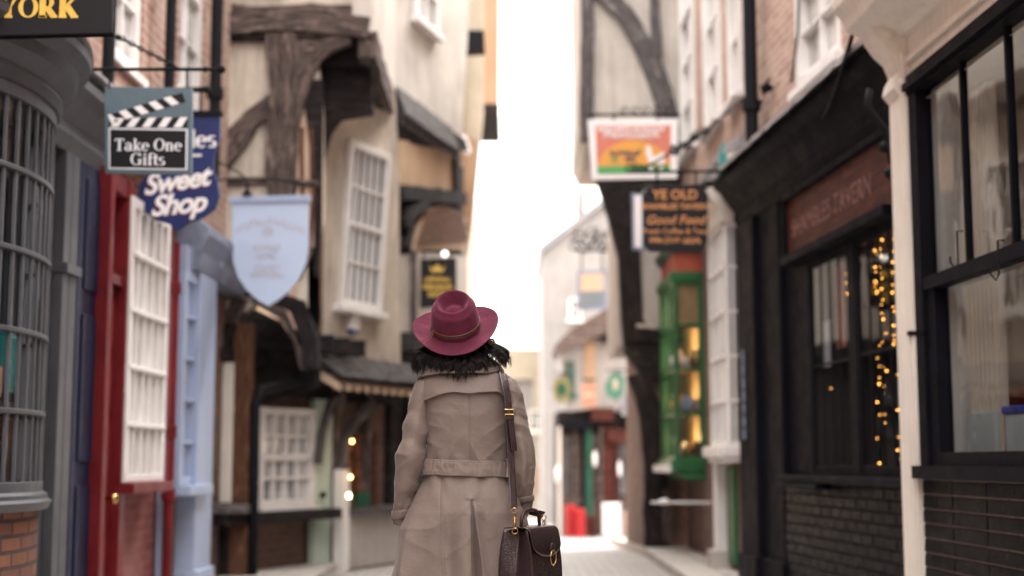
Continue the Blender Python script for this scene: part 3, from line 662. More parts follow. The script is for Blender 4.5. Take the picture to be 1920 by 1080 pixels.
pl_ = MB(FG).box(*[FG.st(p, 900)[0] for p in (650, 672)], .62, .78, .1, .14); pl_.build('wall_plaque', M['green_d'], th)
for k, (px, py, r, mm) in enumerate(((654, 930, .022, 'lamp_y'), (657, 895, .014, 'bulb_dim'), (660, 828, .013, 'bulb_dim'))):
    Pp = at(px, py, 14.3 + .1 * k); mb = MB().ball(Pp, r, 10); mb.lathe(Pp + Vector((0, 0, r)), [(r * .5, -.005), (r * .4, .006)], 8)
    tag(mb.build('hanging_bulb', M[mm], smooth=True), ['bright yellow bulb glowing lowest beside the pale green door', 'small orange bulb just above the bright yellow one', 'small orange bulb near the curved bracket, topmost of three'][k], 'bulb', 'bulbs by the dark shop window')
# left of the pipe: deep dark bay with posts
for px, w, mt in ((452, .16, 'timber_brown'), (412, .2, 'timber_dark')):
    p = at(px, 900, 12.95); MB(cf(12.95)).beam([(p.x, 0), (p.x, 1), (p.x, 2.35)], w, -.1, .06, .03).build('post', M[mt], th)
p = at(427, 800, 12.9); MB(cf(12.93)).box(p.x - .05, p.x + .05, at(0, 942, 12.9).z, at(0, 680, 12.9).z, 0, .06).build('window_jamb', M['cream'], th)
for pl, w, mt in (([(404, 560), (480, 545), (560, 575), (584, 640), (586, 690)], .13, 'timber_dark'), ([(480, 560), (530, 590), (556, 640), (575, 690)], .08, 'timber'), ([(404, 640), (440, 600), (452, 560)], .14, 'timber')):
    MB(cf(13.1)).beam(cf(13.1).pts(pl), w, -.06, .1, .04).build('brace', M[mt], th)
MB(cf(13.4)).prism(cf(13.4).pts([(396, 560), (440, 560), (600, 640), (600, 725), (480, 760), (480, 1070), (396, 1075)]), -.05, .0).build('shade_infill', M['timber_dark'], th)  # dark sheet standing in for the deep shade below the first floor jetty
for y in (13.3, 13.6, 13.9, 14.2): MB(cf(y)).box(-2.6, -1.95 + (y - 13) * .4, 2.14, 2.3, -.05, .05).build('joist', M['timber_dark'], th)
MB(cf(12.9)).box(at(400, 950, 12.9).x, at(472, 950, 12.9).x, at(0, 962, 12.9).z, at(0, 945, 12.9).z, 0, .3).build('shop_counter_board', M['timber_grey'], th, bevel=.01)
# alarm box
al = MB(F1); a, t = F1.st(657, 608); al.prism([(a - .09, t - .06), (a + .09, t - .06), (a + .09, t + .08), (a + .06, t + .11), (a - .06, t + .11), (a - .09, t + .08)], 0, .07)
ao = tag(al.build('alarm_box', M['white'], bevel=.01), 'white alarm box with a blue base below the leaning sash', 'alarm box')
MB(F1).box(a - .06, a + .06, t - .09, t - .06, .01, .06).build('blue_base', M['blue_lamp'], ao)

# ================================================================== NEXT HOUSE BEYOND (pale wall above, ochre panels)
pa = thing('plastered_house', 'pale plastered house with tiled pentice and ochre panel beyond the leaning sash', 'building', (-1.2, 17.5, 0), 'buildings lining the narrow street')
FU = Fr((-1.32, 15.85), (-.52, 18.7))
tq = at(740, 175, 15.9).z
MB(FU).prism(FU.pts([(705, -60), (705, 60), (738, 172), (866, 262), (874, 120), (884, -60)]) , -.3, 0).build('upper_wall', M['plaster_w'], pa)
MB(FU).box(0, FU.L, 8.2, 11, -.3, -.01).build('attic_wall', M['plaster_w'], pa)
a, t = FU.st(772, 32); c = FU.st(815, 32)[0]; window(FU, pa, a, c, t, t + .9, 2, 2, fw=.06, d=.003, dep=.06, gm='curtain')
MB(FU).prism(FU.pts([(706, 196), (738, 182), (866, 262), (872, 284), (762, 270), (744, 262), (720, 262)]), 0, .05).build('jetty_shade', M['timber_dark'], pa)  # dark sheet on the wall painting in the shaded underside
FPu = Fr((-1.32, 15.75), (-.78, 17.75)); pentice(None, None, FPu.st(800, 238)[1] - .1, FPu.st(790, 200)[1] + .02, .11, pa, 20, F=FPu, rm='timber_grey')
FM = Fr((-1.25, 15.9), (-.62, 18.7))
MB(FM).wall(-.2, FM.L, 0, 5.0, [], -.3, -.03).build('lower_wall', M['timber_dark'], pa)
MB(FM).prism(FM.pts([(748, 262), (862, 278), (858, 362), (746, 352)]), -.03, .01).build('ochre_panel', M['plaster_o'], pa)
fb = lambda pl, w, mt='timber_dark', nm='beam': MB(FM).beam(FM.pts(pl), w, -.03, .07, .03).build(nm, M[mt], pa)
fb([(848, 262), (852, 370)], .22); fb([(746, 360), (866, 372)], .16); fb([(752, 420), (770, 395), (800, 378)], .14); fb([(756, 470), (764, 430), (756, 392)], .14)
MB(FM).prism(FM.pts([(775, 470), (782, 420), (800, 392), (830, 385), (862, 400), (876, 440), (868, 470)]), -.03, .02).build('brown_arch_panel', M['plaster_t'], pa)
MB(FM).prism(FM.pts([(776, 460), (795, 402), (830, 388), (862, 404), (872, 450)]), .02, .05).build('arch_boards', M['timber_brown'], pa)
MB(FM).prism(FM.pts([(752, 480), (785, 472), (876, 480), (876, 640), (752, 640)]), -.03, .012).build('render_panel', M['plaster_w'], pa)
fb([(768, 470), (768, 640)], .10, 'timber_grey'); fb([(745, 640), (875, 655)], .2)
sg = FM.st(820, 880)[0]
window(FM, pa, FM.st(760, 800)[0], FM.st(810, 800)[0], .9, 2.2, 3, 3, fm='timber_dark', gm='glass_md', d=.003)
# further houses on the left
far_l = thing('plastered_house', 'tall tan plastered house edge beside the sky gap, beyond the pale house', 'building', (-1.2, 21, 0), 'buildings lining the narrow street')
FX = Fr((-.75, 20.5), (-.62, 24))
MB(FX).wall(0, FX.L, 0, 11, [], -3, 0).build('wall', M['plaster_t'], far_l)
gx = cf(20.6); MB(gx).prism(gx.pts([(860, -80), (907, -80), (906, 205), (894, 330), (884, 430), (874, 500), (874, 660), (850, 660), (850, 300)]), -.3, .0).build('end_wall', M['far_c'], far_l)
MB(gx).prism(gx.pts([(850, 250), (893, 262), (884, 430), (850, 430)]), 0, .03).build('tan_panel', M['far_o'], far_l)
MB(FX).box(0, FX.L, 11, 11.2, -3, .2).build('roof', M['roof'], far_l)
lamp = MB(cf(19.5)); L_ = cf(19.5).pts; lamp.prism(L_([(872, 66), (908, 66), (910, 104), (874, 106)]), 0, .25); lamp.prism(L_([(866, 74), (873, 74), (873, 96), (866, 96)]), .05, .15)
tag(lamp.build('lantern', M['iron'], bevel=.01), 'dark boxy lantern on the pale wall near the top of the sky gap', 'lantern')
lw = MB(cf(19)); lw.prism(cf(19).pts([(866, 258), (874, 255), (884, 285), (878, 292), (870, 285)]), 0, .1); tag(lw.build('wall_lamp', M['signwhite'], bevel=.01), 'white wall lamp at the sky edge below the tiled pentice', 'lamp')
far2 = thing('jettied_house', 'ochre house top jutting into the sky gap with a dark underside', 'building', (-.9, 27, 0), 'buildings lining the narrow street')
g26 = cf(26); MB(g26).prism(g26.pts([(860, -120), (936, -120), (934, 100), (934, 196), (860, 196)]), -2.5, 0).build('upper_wall', M['far_o'], far2)
MB(g26).prism(g26.pts([(860, 196), (936, 196), (936, 211), (860, 211)]), -2.5, .05).build('jetty_beam', M['timber_dark'], far2)
MB(g26).prism(g26.pts([(855, 211), (874, 211), (874, 1020), (855, 1020)]), -2.5, -.1).build('lower_wall', M['plaster_t'], far2)
# ================================================================== RIGHT ROW : near cream and black shop
F0 = Fr((2.44, 4.4), (2.25, 8.25))
q0 = lambda px, py=865, d=0: F0.st(px, py, d)
r0 = thing('shop_building', 'cream and black shopfront with big sash window over black tiles', 'building', F0.P(1.5, 0, -.3), 'buildings lining the narrow street')
sp0, sp1 = q0(1722, 865, .05)[0], q0(1692, 865, .05)[0]
tw = q0(1717, 178)[1]; tsill = q0(1740, 873)[1]; tm = q0(1740, 522)[1]
sL = q0(1770)[0]; sU = q0(1737, 400)[0]
MB(F0).wall(-3, sp1, 0, 3.55, [(-2.2, sL, tsill, tw)], -.3, -.05).build('wall', M['cream'], r0)
MB(F0).wall(-3, sp1, 3.55, 8.5, [(.4, 1.3, 4.4, 6), (2.2, 3.1, 4.4, 6)], -.3, -.02).build('upper_wall', M['brick_pink'], r0)
for a in (.4, 2.2): window(F0, r0, a, a + .9, 4.4, 6, 3, 4, d=-.1)
MB(F0).box(-3, sp1, 8.5, 8.7, -3, .3).build('roof', M['roof'], r0)
courses(F0, -3, sp0 - .003, 0, tsill - .072, .022, .46, .078, .0055, 'mortar_pk', r0)
MB(F0).box(sp0, sp1, 0, 3.4, -.05, .06).box(sp0 + .03, sp1 - .03, .3, 3.2, .06, .068).build('pilaster', M['cream'], r0, bevel=.008)
MB(F0).box(-3, sp1, tw + .11, 3.55, -.05, .02).box(-3, sp1, 3.33, 3.37, .02, .05).build('fascia', M['cream'], r0, bevel=.006)
MB(F0).prof([(-.02, 3.5), (.05, 3.5), (.09, 3.53), (.2, 3.56), (.3, 3.6), (.32, 3.66), (.37, 3.72), (.38, 3.8), (.1, 3.88), (-.02, 3.88)], -3, sp1 + .02).build('cornice', M['cream'], r0, bevel=.006)
MB(F0).box(-3, sp1 + .05, 3.882, 3.9, -.05, .40).build('lead_flashing', M['lead'], r0)
# console scroll
gC = F0.side(sp1 - .005)
def cpt(L): 
    r = []
    for px, py in L:
        k = ray(px, py); D = F0.P(sp1, 0, 0).y; w_ = CAMP + k * (D / k.y); r.append(((w_ - gC.O).dot(gC.u), w_.z))
    return r
cs = [(1606, 56), (1618, 88), (1636, 112), (1654, 128), (1664, 152), (1656, 166), (1652, 184), (1662, 196), (1670, 202), (1668, 222), (1680, 236), (1692, 250), (1700, 300), (1712, 300), (1712, 30), (1640, 30)]
cn = MB(gC).prism(cpt(cs), -.0, .22)
for (x, y), r in zip(cpt([(1672, 178), (1680, 226), (1640, 78)]), (.045, .035, .05)): cn.lathe(gC.P(x, y, .0), [(r, -.02), (r, .24), (r * .5, .25)], 18, gC.n)
cn.build('console', M['cream'], r0, bevel=.008)
for k, (px, py) in enumerate(((1655, 195),)): pass
# black joinery
jn = MB(F0)
jn.box(-3, sp0, tw, tw + .11, -.05, .05).box(-3, sp0, tw + .02, tw + .06, .05, .075)
jn.box(sU, sp0, tsill, tw, -.05, .04).box(sL, sU + .002, tsill, tm, -.06, .02)
jn.box(-3, sU, tm - .07, tm, -.05, .035).box(-3, sL, tsill + .001, tsill + .07, -.06, .03)
jn.box(-3, sp0, tsill - .07, tsill, -.05, .09)
sm1, sm2 = q0(1805, 300)[0], q0(1893, 300)[0]
for s_ in (sm1, sm2, sm2 - (sm1 - sm2) * 1.9): jn.box(s_ - .012, s_ + .012, tm, tw, -.035, .0)
fo = jn.build('window', M['black'], r0, bevel=.004)
MB(F0).box(-2.2, sU + .01, tm - .02, tw + .01, -.025, -.019).build('pane', M['glass'], fo)
MB(F0).box(-2.2, sL + .01, tsill + .02, tm - .03, -.045, -.039).build('pane', M['glass'], fo)
for px, py in ((1803, 470), (1880, 490)):
    hk = MB(F0); a, t = q0(px, py, .04); hk.tube([(a, t + .1, .03), (a, t + .1, .06), (a, t - .06, .06), (a, t - .09, .075), (a, t - .06, .1), (a, t - .03, .1)], .005, 6); hk.build('blind_hook', M['iron'], fo)
hk = MB(F0)
a, t = q0(1716, 625, .04); hk.box(a - .02, a + .02, t - .012, t + .012, .03, .08)
hk.build('catch', M['iron'], fo)
ri = interior(F0, r0, -2.6, sp0 - .05, .3, 3.1, 2.6, 'int_beige')
# window display
MB(F0).box(1.55, sL + .02, tsill, tw + .1, -.95, -.9).build('partition', M['int_beige'], r0)
MB(F0).box(-.4, .75, tsill, tw + .1, -1.1, -1.05).build('partition', M['int_beige'], r0)
MB(F0).box(-2.2, sL + .05, tsill - .06, tsill - .0, -.7, -.06).build('display_shelf', M['cream'], r0)
def disp(nm, p0, p1, y0, y1, dd, m, lab, cat, dp=.25, grp='goods on the display shelf of the cream shop', lid=None):
    F_ = F0; a, t0 = F_.st(p0, y1, -dd); c, _ = F_.st(p1, y1, -dd); t1 = F_.st(p0, y0, -dd)[1]; a, c = min(a, c), max(a, c)
    t0 = tsill
    b = MB(F_).prism([(a + .01, t0), (c - .01, t0), (c, t1), (a, t1)], -dd - dp, -dd)
    o = tag(b.build(nm, M[m], bevel=.012), lab, cat, grp)
    if lid: MB(F_).box(a - .01, c + .01, t1, t1 + .04, -dd - dp - .01, -dd + .01).build('lid', M[lid], o, bevel=.01)
M['jar'] = paint('frosted pale plastic', (.5, .55, .52), .2, .1, 4); M['redcard'] = paint('red card', (.5, .03, .03), .5, .2, 6); M['bluep'] = paint('blue plastic', (.03, .06, .38), .3, .2, 6)
disp('storage_tub', 1812, 1868, 775, 838, .12, 'jar', 'pale storage tub at the far end of the cream shop display', 'tub', .2)
disp('storage_tub', 1872, 1925, 778, 838, .16, 'jar', 'pale storage tub with a blue lid on the cream shop display', 'tub', .2, lid='bluep')
disp('card_box', 1792, 1812, 735, 838, .32, 'redcard', 'red card box standing behind the tubs in the cream shop window', 'box', .3)
disp('card_box', 1835, 1960, 742, 838, .42, 'redcard', 'long red card box behind the blue lidded tub', 'box', .2)
rb_ = MB(F0)
for k in range(3): rb_.box(-2.0, 2.0, .95 + k * .55, .98 + k * .55, -2.5, -2.2)
for a in (-2, -.7, .6, 2.0): rb_.box(a - .02, a + .02, .3, 2.3, -2.5, -2.2)
tag(rb_.build('shelving_unit', M['timber_brown']), 'open brown shelving against the back wall inside the cream shop', 'shelves')
cu_ = MB(F0)
for k in range(14):
    a = sL - .05 - k * .03; cu_.box(a - .016, a + .016, tsill + .02, tw - .1, -.16 - .02 * (k % 2), -.14 - .02 * (k % 2))
tag(cu_.build('curtain', M['int_beige']), 'beige curtain gathered at the far jamb of the cream shop window', 'curtain')

# ================================================================== PUB
F1r = Fr((2.49, 8.27), (2.13, 12.75)); q1 = lambda px, py=865, d=0: F1r.st(px, py, d)
pb = thing('pub_building', 'black fronted tavern with small-paned windows, glazed brick stall riser and brick upper floor', 'building', F1r.P(2, 0, -.3), 'buildings lining the narrow street')
a0, a1 = q1(1694, 865, .1)[0], q1(1610)[0]
wA0, wA1 = max(.05, q1(1700)[0]), q1(1612)[0]; wB0, wB1 = q1(1600)[0], q1(1524)[0]
tS = q1(1600, 885)[1]; tW = q1(1640, 430)[1]
tS = .98
tWt = q1(1690, 405)[1]
print('pub', wA0, wA1, wB0, wB1, tWt, F1r.L)
holes = [(wA0, wA1, tS + .04, tWt), (wB0, wB1, tS + .04, tWt - .02)]
MB(F1r).wall(0, F1r.L, 0, 3.35, holes, -.3, 0).build('ground_floor_wall', M['black'], pb)
courses(F1r, 0, q1(1484)[0], 0, tS - .042, .04, .225, .077, .009, 'mortar_dk', pb)
MB(F1r).box(0, q1(1484)[0] , tS - .04, tS + .015, 0, .13).build('sill', M['black'], pb, bevel=.01)
MB(F1r).box(q1(1570)[0], q1(1490)[0], tS - .085, tS - .045, .05, .17).build('ledge', M['black'], pb, bevel=.01)
for (a, c, t0, t1), cols in ((holes[0], 4), (holes[1], 4)):
    window(F1r, pb, a, c, t0, t1, cols, 2, fw=.05, bar=.022, d=-.028, dep=.022, fm='black', gm='glass', sill=False, meet=False)
interior(F1r, pb, 0.02, q1(1500)[0], .5, 3.0, 1.8, 'timber_brown')
# fascia board with worn letters
fa, fb_ = q1(1688, 865, .06)[0], q1(1487, 865, .06)[0]
tf0, tf1 = q1(1487, 492, .06)[1], q1(1487, 372, .06)[1]
print('fascia', tf0, tf1, tWt)
tf0 = max(tf0, tWt + .08)
MB(F1r).box(fa, fb_, tf0, tf1, 0, .06).build('fascia_board', M['maroon_panel'], pb)
MB(F1r).box(fa, fb_ + .04, tf0 - .07, tf0 - .002, 0, .12).box(fa, fb_ + .04, tf1 + .002, tf1 + .06, 0, .1).box(fb_, fb_ + .05, tf0, tf1, 0, .1).build('moulding', M['black'], pb, bevel=.008)
M['worn_l'] = paint('worn grey pink lettering', (.20, .10, .09), .5, .7, 16)
text('SHAMBLES TAVERN', .21, F1r, (fa + fb_) / 2 + .12, (tf0 + tf1) / 2 - .09, .062, 'worn_l', pb, off=.0, sp=1.05, flip=True, rot=0)
zc = 3.5
MB(F1r).prof([(0, tf1 + .06), (.06, tf1 + .06), (.1, tf1 + .14), (.09, tf1 + .2), (.17, tf1 + .3), (.22, tf1 + .38), (.28, tf1 + .42), (.28, tf1 + .5), (0, tf1 + .52)], 0, F1r.L + .1).build('cornice', M['black'], pb, bevel=.006)
zc = tf1 + .52
lr = MB(F1r)
n = 40
for k in range(n):
    x0 = F1r.L * k / n; x1 = F1r.L * (k + 1) / n; h0 = .012 * noise.noise(Vector((k * .8, 0, 3))); h1 = .012 * noise.noise(Vector((k * .8 + .8, 0, 3)))
    lr.poly([lr.P((x0, zc + .09, 0)), lr.P((x1, zc + .09, 0)), lr.P((x1, zc + .01 + h1, .33)), lr.P((x0, zc + .01 + h0, .33))], [(x0, 0), (x1, 0), (x1, .4), (x0, .4)])
    lr.poly([lr.P((x0, zc + .01 + h0, .33)), lr.P((x1, zc + .01 + h1, .33)), lr.P((x1, zc - .035 + h1 * 2, .335)), lr.P((x0, zc - .035 + h0 * 2, .335))], [(x0, 0), (x1, 0), (x1, .1), (x0, .1)])
lr.build('lead_roof', M['lead'], pb)
# corner columns
for p0, p1, d in ((1408, 1440, .1), (1443, 1480, .05)):
    c0, c1 = q1(p1)[0], q1(p0)[0]; MB(F1r).box(c0, c1, 0, tf1 + .06, 0, d).box(c0 - .02, c1 + .02, 0, .3, 0, d + .03).build('pilaster', M['black'], pb, bevel=.01)
MB(F1r).box(q1(1488)[0], q1(1500)[0] - .0, 0, 0.001, 0, .001) if False else None
# upper wall and windows
def up(F, p0, p1, py, h): a = F.st(p0, py)[0]; c = F.st(p1, py)[0]; t = F.st((p0 + p1) / 2, py)[1]; return (min(a, c), max(a, c), t, t + h)
UP = up(F1r, 1492, 1578, 135, 1.6)
MB(F1r).wall(0, F1r.L, 3.35, 9.3, [UP], -.3, -.003).build('upper_wall', M['brick_pink'], pb)
window(F1r, pb, *UP, 2, 4, fw=.09, d=-.1, dep=.1, gm='curtain', name='window')
MB(F1r).box(0, F1r.L, 9.3, 9.5, -3, .3).build('roof', M['roof'], pb)
# iron console and bits at the near end of the cornice
ir = MB(gC); c0 = cpt([(1640, 160), (1634, 190), (1650, 215), (1668, 235), (1676, 262), (1682, 300)])
ir.tube([(x, y, -.1) for x, y in c0], .022, 8)
for q_ in cpt([(1668, 270), (1678, 318)]): ir.ball(gC.P(q_[0], q_[1], -.1), .035)
tag(ir.build('iron_bracket', M['iron'], smooth=True), 'black curved iron bracket under the near end of the tavern cornice', 'bracket')
# cable looping up the brick
cb = MB().tube([at(1600, 60, 8.5), at(1585, 110, 8.8), at(1560, 190, 9.3), at(1545, 220, 9.7)], .014, 6, world=True)
tag(cb.build('cable', M['iron'], smooth=True), 'black cable slanting down the pink brick wall above the tavern', 'cable')
cb = MB().tube([at(1498, -40, 10.9), at(1496, 60, 10.9), at(1484, 155, 11)], .01, 6, world=True)
tag(cb.build('cable', M['iron'], smooth=True), 'thin cable hanging beside the white sash window over the tavern', 'cable')
vs = MB(F1r); a, t = q1(1448, 165); vs.lathe(F1r.P(a, t, .05), [(.02, -.05), (.05, 0), (.02, .05)], 10, F1r.n); vs.tube([(a - .12, t + .05, .05), (a, t, .08), (a + .1, t - .03, .05)], .012, 6)
tag(vs.build('iron_fixing', M['iron']), 'small rusty iron fixing on the brick beside the black drainpipe', 'fixing')
# fairy lights
fr_ = thing('fairy_lights', 'warm fairy lights hung in strands behind the tavern window panes', 'lights', F1r.P(1.4, 2.6, -.2))
strands = [(1686, 440, 870, 17), (1676, 445, 690, 15), (1652, 450, 740, 20), (1643, 462, 560, 11), (1660, 600, 800, 8), (1648, 640, 860, 7), (1560, 560, 720, 5), (1590, 500, 575, 5)]
bl = MB(F1r); wr = MB(F1r)
for px, y0, y1, n in strands:
    last = None
    for k in range(n):
        py = y0 + (y1 - y0) * k / max(1, n - 1) + random.uniform(-10, 10); a, t = q1(px + random.uniform(-4, 4), py, -.045)
        MB(F1r).ball(F1r.P(a, t, -.045), .0042 if k % 3 else .0064, 6).build('bulb', M['bulb'], fr_, smooth=True)
        if last: wr.tube([last, (a, t, -.045)], .002, 4)
        last = (a, t, -.045)
wr.build('wire', M['iron'], fr_)
# notices in the pub window
for k, (p0, p1, y0, y1, mm, lb) in enumerate(((1540, 1556, 605, 690, 'signwhite', 'tall white notice in the far tavern window'), (1524, 1534, 640, 780, 'shield_blue', 'narrow pale blue notice at the far edge of the tavern window'), (1566, 1580, 500, 655, 'salmon', 'salmon poster in the far tavern window'), (1524, 1532, 810, 860, 'redcard', 'small red card low in the far tavern window'))):
    a, t1 = q1(p0, y0, -.09); c, _ = q1(p1, y0, -.09); t0 = q1(p0, y1, -.09)[1]
    tag(MB(F1r).box(min(a, c), max(a, c), t0, t1, -.1, -.09).build('notice', M[mm]), lb, 'notice', 'notices in the tavern window')
nb = MB(F1r); a, c = q1(1404, 865, .12)[0], q1(1392, 865, .12)[0]; 
t0, t1 = q1(1400, 825, .12)[1], q1(1400, 655, .12)[1]
no = MB(cf(12.6)); x0, x1 = at(1392, 740, 12.6).x, at(1406, 740, 12.6).x; no.box(x0, x1, at(0, 825, 12.6).z, at(0, 655, 12.6).z, 0, .05)
for k in range(7): z = at(0, 815 - k * 24, 12.6).z; no.box(x0 - .012, x1 + .012, z - .04, z + .03, .05, .07)
tag(no.build('menu_board', M['blue_d'], bevel=.005), 'tall narrow menu board between the tavern and the white bay', 'menu board')

# ================================================================== WHITE BAY AND GREEN BAY HOUSES
F3 = Fr((2.13, 12.78), (2.09, 17.2)); q3 = lambda px, py=865, d=0: F3.st(px, py, d)
wbh = thing('brick_house', 'brick house with a tall white bay window just past the tavern', 'building', F3.P(.7, 0, -.3), 'buildings lining the narrow street')
smid = 2.35
hs = []
for (p0, p1, py) in ((1372, 1395, 185), (1326, 1356, 235), (1281, 1306, 285)):
    hs.append(up(F3, p0, p1, py, 3.4))
MB(F3).wall(0, smid, 0, 10, [h for h in hs if h[1] < smid - .02], -.3, 0).build('wall', M['brick_pink'], wbh)
gbh = thing('brick_house', 'dark brick house with a green bay window lit warm inside', 'building', F3.P(3.2, 0, -.3), 'buildings lining the narrow street')
MB(F3).wall(smid, F3.L, 0, 3.7, [], -.3, 0).build('lower_wall', M['brick_dark'], gbh)
MB(F3).wall(smid, F3.L, 3.7, 10, [h for h in hs if h[0] > smid + .02], -.3, 0).build('upper_wall', M['brick_pink'], gbh)
print('sashes', hs, smid)
for h in hs:
    par = wbh if h[1] < smid else gbh
    window(F3, par, *h, 2, 6, fw=.07, d=(-.12 if (h[1] < smid - .02 or h[0] > smid + .02) else .004), dep=.16, gm='curtain')
MB(F3).box(0, smid, 10, 10.2, -3, .3).build('roof', M['roof'], wbh); MB(F3).box(smid, F3.L, 10, 10.2, -3, .3).build('roof', M['roof'], gbh)
MB(F3).prof([(0, 4.0), (.1, 3.95), (.16, 3.9), (.16, 3.84), (0, 3.8)], 0, F3.L).build('string_course', M['cream'], wbh)
MB(F3).box(.0, smid, 0.05, 1.05, .002, .03).build('plinth', M['brick_dark'], wbh)
MB(F3).prof([(0, 4.1), (.2, 3.96), (.2, 3.9), (0, 3.9)], .0, F3.L - .02).build('lead_band', M['lead'], wbh)
def bay(F, parent, s0, s1, dd, z0, z1, m, gm, rows, ncol, side_cols=1, front_gm=None):
    """box bay: cheek facing the camera (s0) and street face"""
    b = MB(F); fw = .05
    for (a, d) in ((s0, 0), (s0, dd), (s1, dd), (s1, 0)):
        b.box(a - (fw if a == s0 else fw) / 2, a + fw / 2, z0, z1, max(0, d - fw), max(fw, d))
    H = z1 - z0
    for k in range(rows + 1):
        z = z0 + H * k / rows; h = .016 if 0 < k < rows else .04
        b.box(s0 - .01, s1 + .01, z - h, z + h, dd - .04, dd + .003); b.box(s0 - .012, s0 + .03, z - h, z + h, 0, dd - .0); b.box(s1 - .03, s1 + .012, z - h, z + h, 0, dd)
    for k in range(1, ncol): x = s0 + (s1 - s0) * k / ncol; b.box(x - .013, x + .013, z0, z1, dd - .035, dd + .001)
    for k in range(1, side_cols): x = dd * k / side_cols; b.box(s0 - .008, s0 + .02, z0, z1, x - .012, x + .012)
    o = b.build('bay_window', M[m], parent, bevel=.003)
    MB(F).box(s0 + .004, s0 + .01, z0, z1, .02, dd - .02).build('pane', M[gm], o)
    MB(F).box(s0 + .02, s1 - .02, z0, z1, dd - .026, dd - .02).build('pane', M[front_gm or gm], o)
    return o
D0, D1 = 13.05, 14.0
s0, s1 = D0 - 12.78, D1 - 12.78
wb_ = bay(F3, wbh, s0, s1, .17, 1.24, 3.30, 'white', 'glass_md', 5, 3, 2, 'curtain')
MB(F3).box(s0 - .05, s1 + .05, 1.14, 1.24, 0, .25).box(s0 - .02, s1 + .02, 1.09, 1.14, 0, .2).build('sill', M['white'], wb_, bevel=.01)
MB(F3).prof([(0, 3.3), (.2, 3.3), (.22, 3.36), (.2, 3.42), (.26, 3.5), (.32, 3.56), (.32, 3.62), (0, 3.68)], s0 - .06, s1 + .06).build('bay_cornice', M['cream'], wb_, bevel=.006)
MB(F3).box(s0 - .1, s1 + .1, 3.684, 3.71, 0, .36).build('lead_roof', M['lead'], wb_)
MB(F3).box(q3(1366)[0] if False else s1 - .2, s1 + .0, 0, 1.09, 0, .16).build('pilaster', M['white'], wbh, bevel=.006)
MB(F3).box(s0 + .3, s1 - .26, .15, 1.05, .03, .07).build('green_panel', M['green'], wbh)
MB(F3).box(s1 - .3, s1 + .06, 0, .25, 0, .22).build('stone_base', M['plaster_g'], wbh)
# green bay
D0, D1 = 15.6, 16.9; s0, s1 = D0 - 12.78, D1 - 12.78; dd = .33
gb_ = bay(F3, gbh, s0, s1, dd, 1.12, 3.08, 'green', 'glass', 4, 3, 1, 'glass')
MB(F3).box(s0 - .03, s1 + .05, 1.0, 1.12, 0, dd + .04).prof([(0, .9), (dd * .6, .9), (dd, 1.0), (0, 1.0)], s0, s1).build('sill', M['green'], gb_, bevel=.008)
MB(F3).box(s0 - .03, s1 + .03, 3.08, 3.18, 0, dd + .03).build('bay_head', M['green'], gb_, bevel=.008)
MB(F3).box(s0 + .02, s1 - .02, 3.18, 3.4, 0, dd - .02).build('red_panel', M['red_orange'], gb_)
MB(F3).prof([(0, 3.4), (dd, 3.4), (dd + .05, 3.48), (dd + .05, 3.5), (0, 3.56)], s0 - .04, s1 + .04).build('bay_cornice', M['green_d'], gb_)
MB(F3).box(s0 - .0, s1, .98, 1.06, dd + .04, dd + .1).build('white_ledge', M['white'], gb_)
# display inside the green bay
M['warm_back'] = paint('warm lit backing', (.6, .38, .17), .7, .2, 3)
MB(F3).box(s0 + .08, s1 - .05, 1.13, 3.05, .01, .03).build('display_backing', M['warm_back'], gb_)
MB(F3).box(s0 + .03, s0 + .035, 2.55, 3.04, .04, dd - .05).build('blind', M['warm_back'], gb_)
rnd = random.Random(3)
for k in range(4):
    z = 1.14 + k * .49
    if k < 3:
        MB(F3).box(s0 + .05, s1 - .05, z - .015, z, .03, dd - .06).build('display_shelf', M['timber_brown'], gb_)
        for j in range(3):
            a = s0 + .12 + j * .12 + rnd.uniform(0, .03); d = .08 + .07 * j % .2; r = rnd.uniform(.05, .085)
            c = rnd.choice(['signwhite', 'sun_or', 'timber_brown', 'shield_blue', 'brass', 'plaster_t'])
            pot = MB(F3).lathe(F3.P(a, z, .06 + .09 * j), [(r * .6, 0), (r, r * .7), (r, r * 1.6), (r * .6, r * 2.3), (r * .65, r * 2.6)], 12)
            tag(pot.build('jar', M[c], smooth=True), 'jar on the %s shelf of the green bay, %s of three' % (['bottom', 'second', 'third'][k], ['nearest', 'middle', 'farthest'][j]), 'jar', 'jars in the green bay window')
lt = MB(F3).lathe(F3.P(s0 + .2, 2.9, .15), [(.015, .05), (.03, .025), (.028, 0), (.01, -.01)], 12)
tag(lt.build('display_lamp', M['signwhite'], smooth=True), 'small yellow lamp at the top inside the green bay window', 'lamp')
pl = bpy.data.lights.new('display_light', 'POINT'); pl.energy = 3; pl.color = (1, .72, .38); pl.shadow_soft_size = .06
for z_ in (2.8, 2.3, 1.82, 1.33):
    plo = bpy.data.objects.new('display_light', pl); COL.objects.link(plo); plo.location = F3.P(s0 + .45, z_, .24)
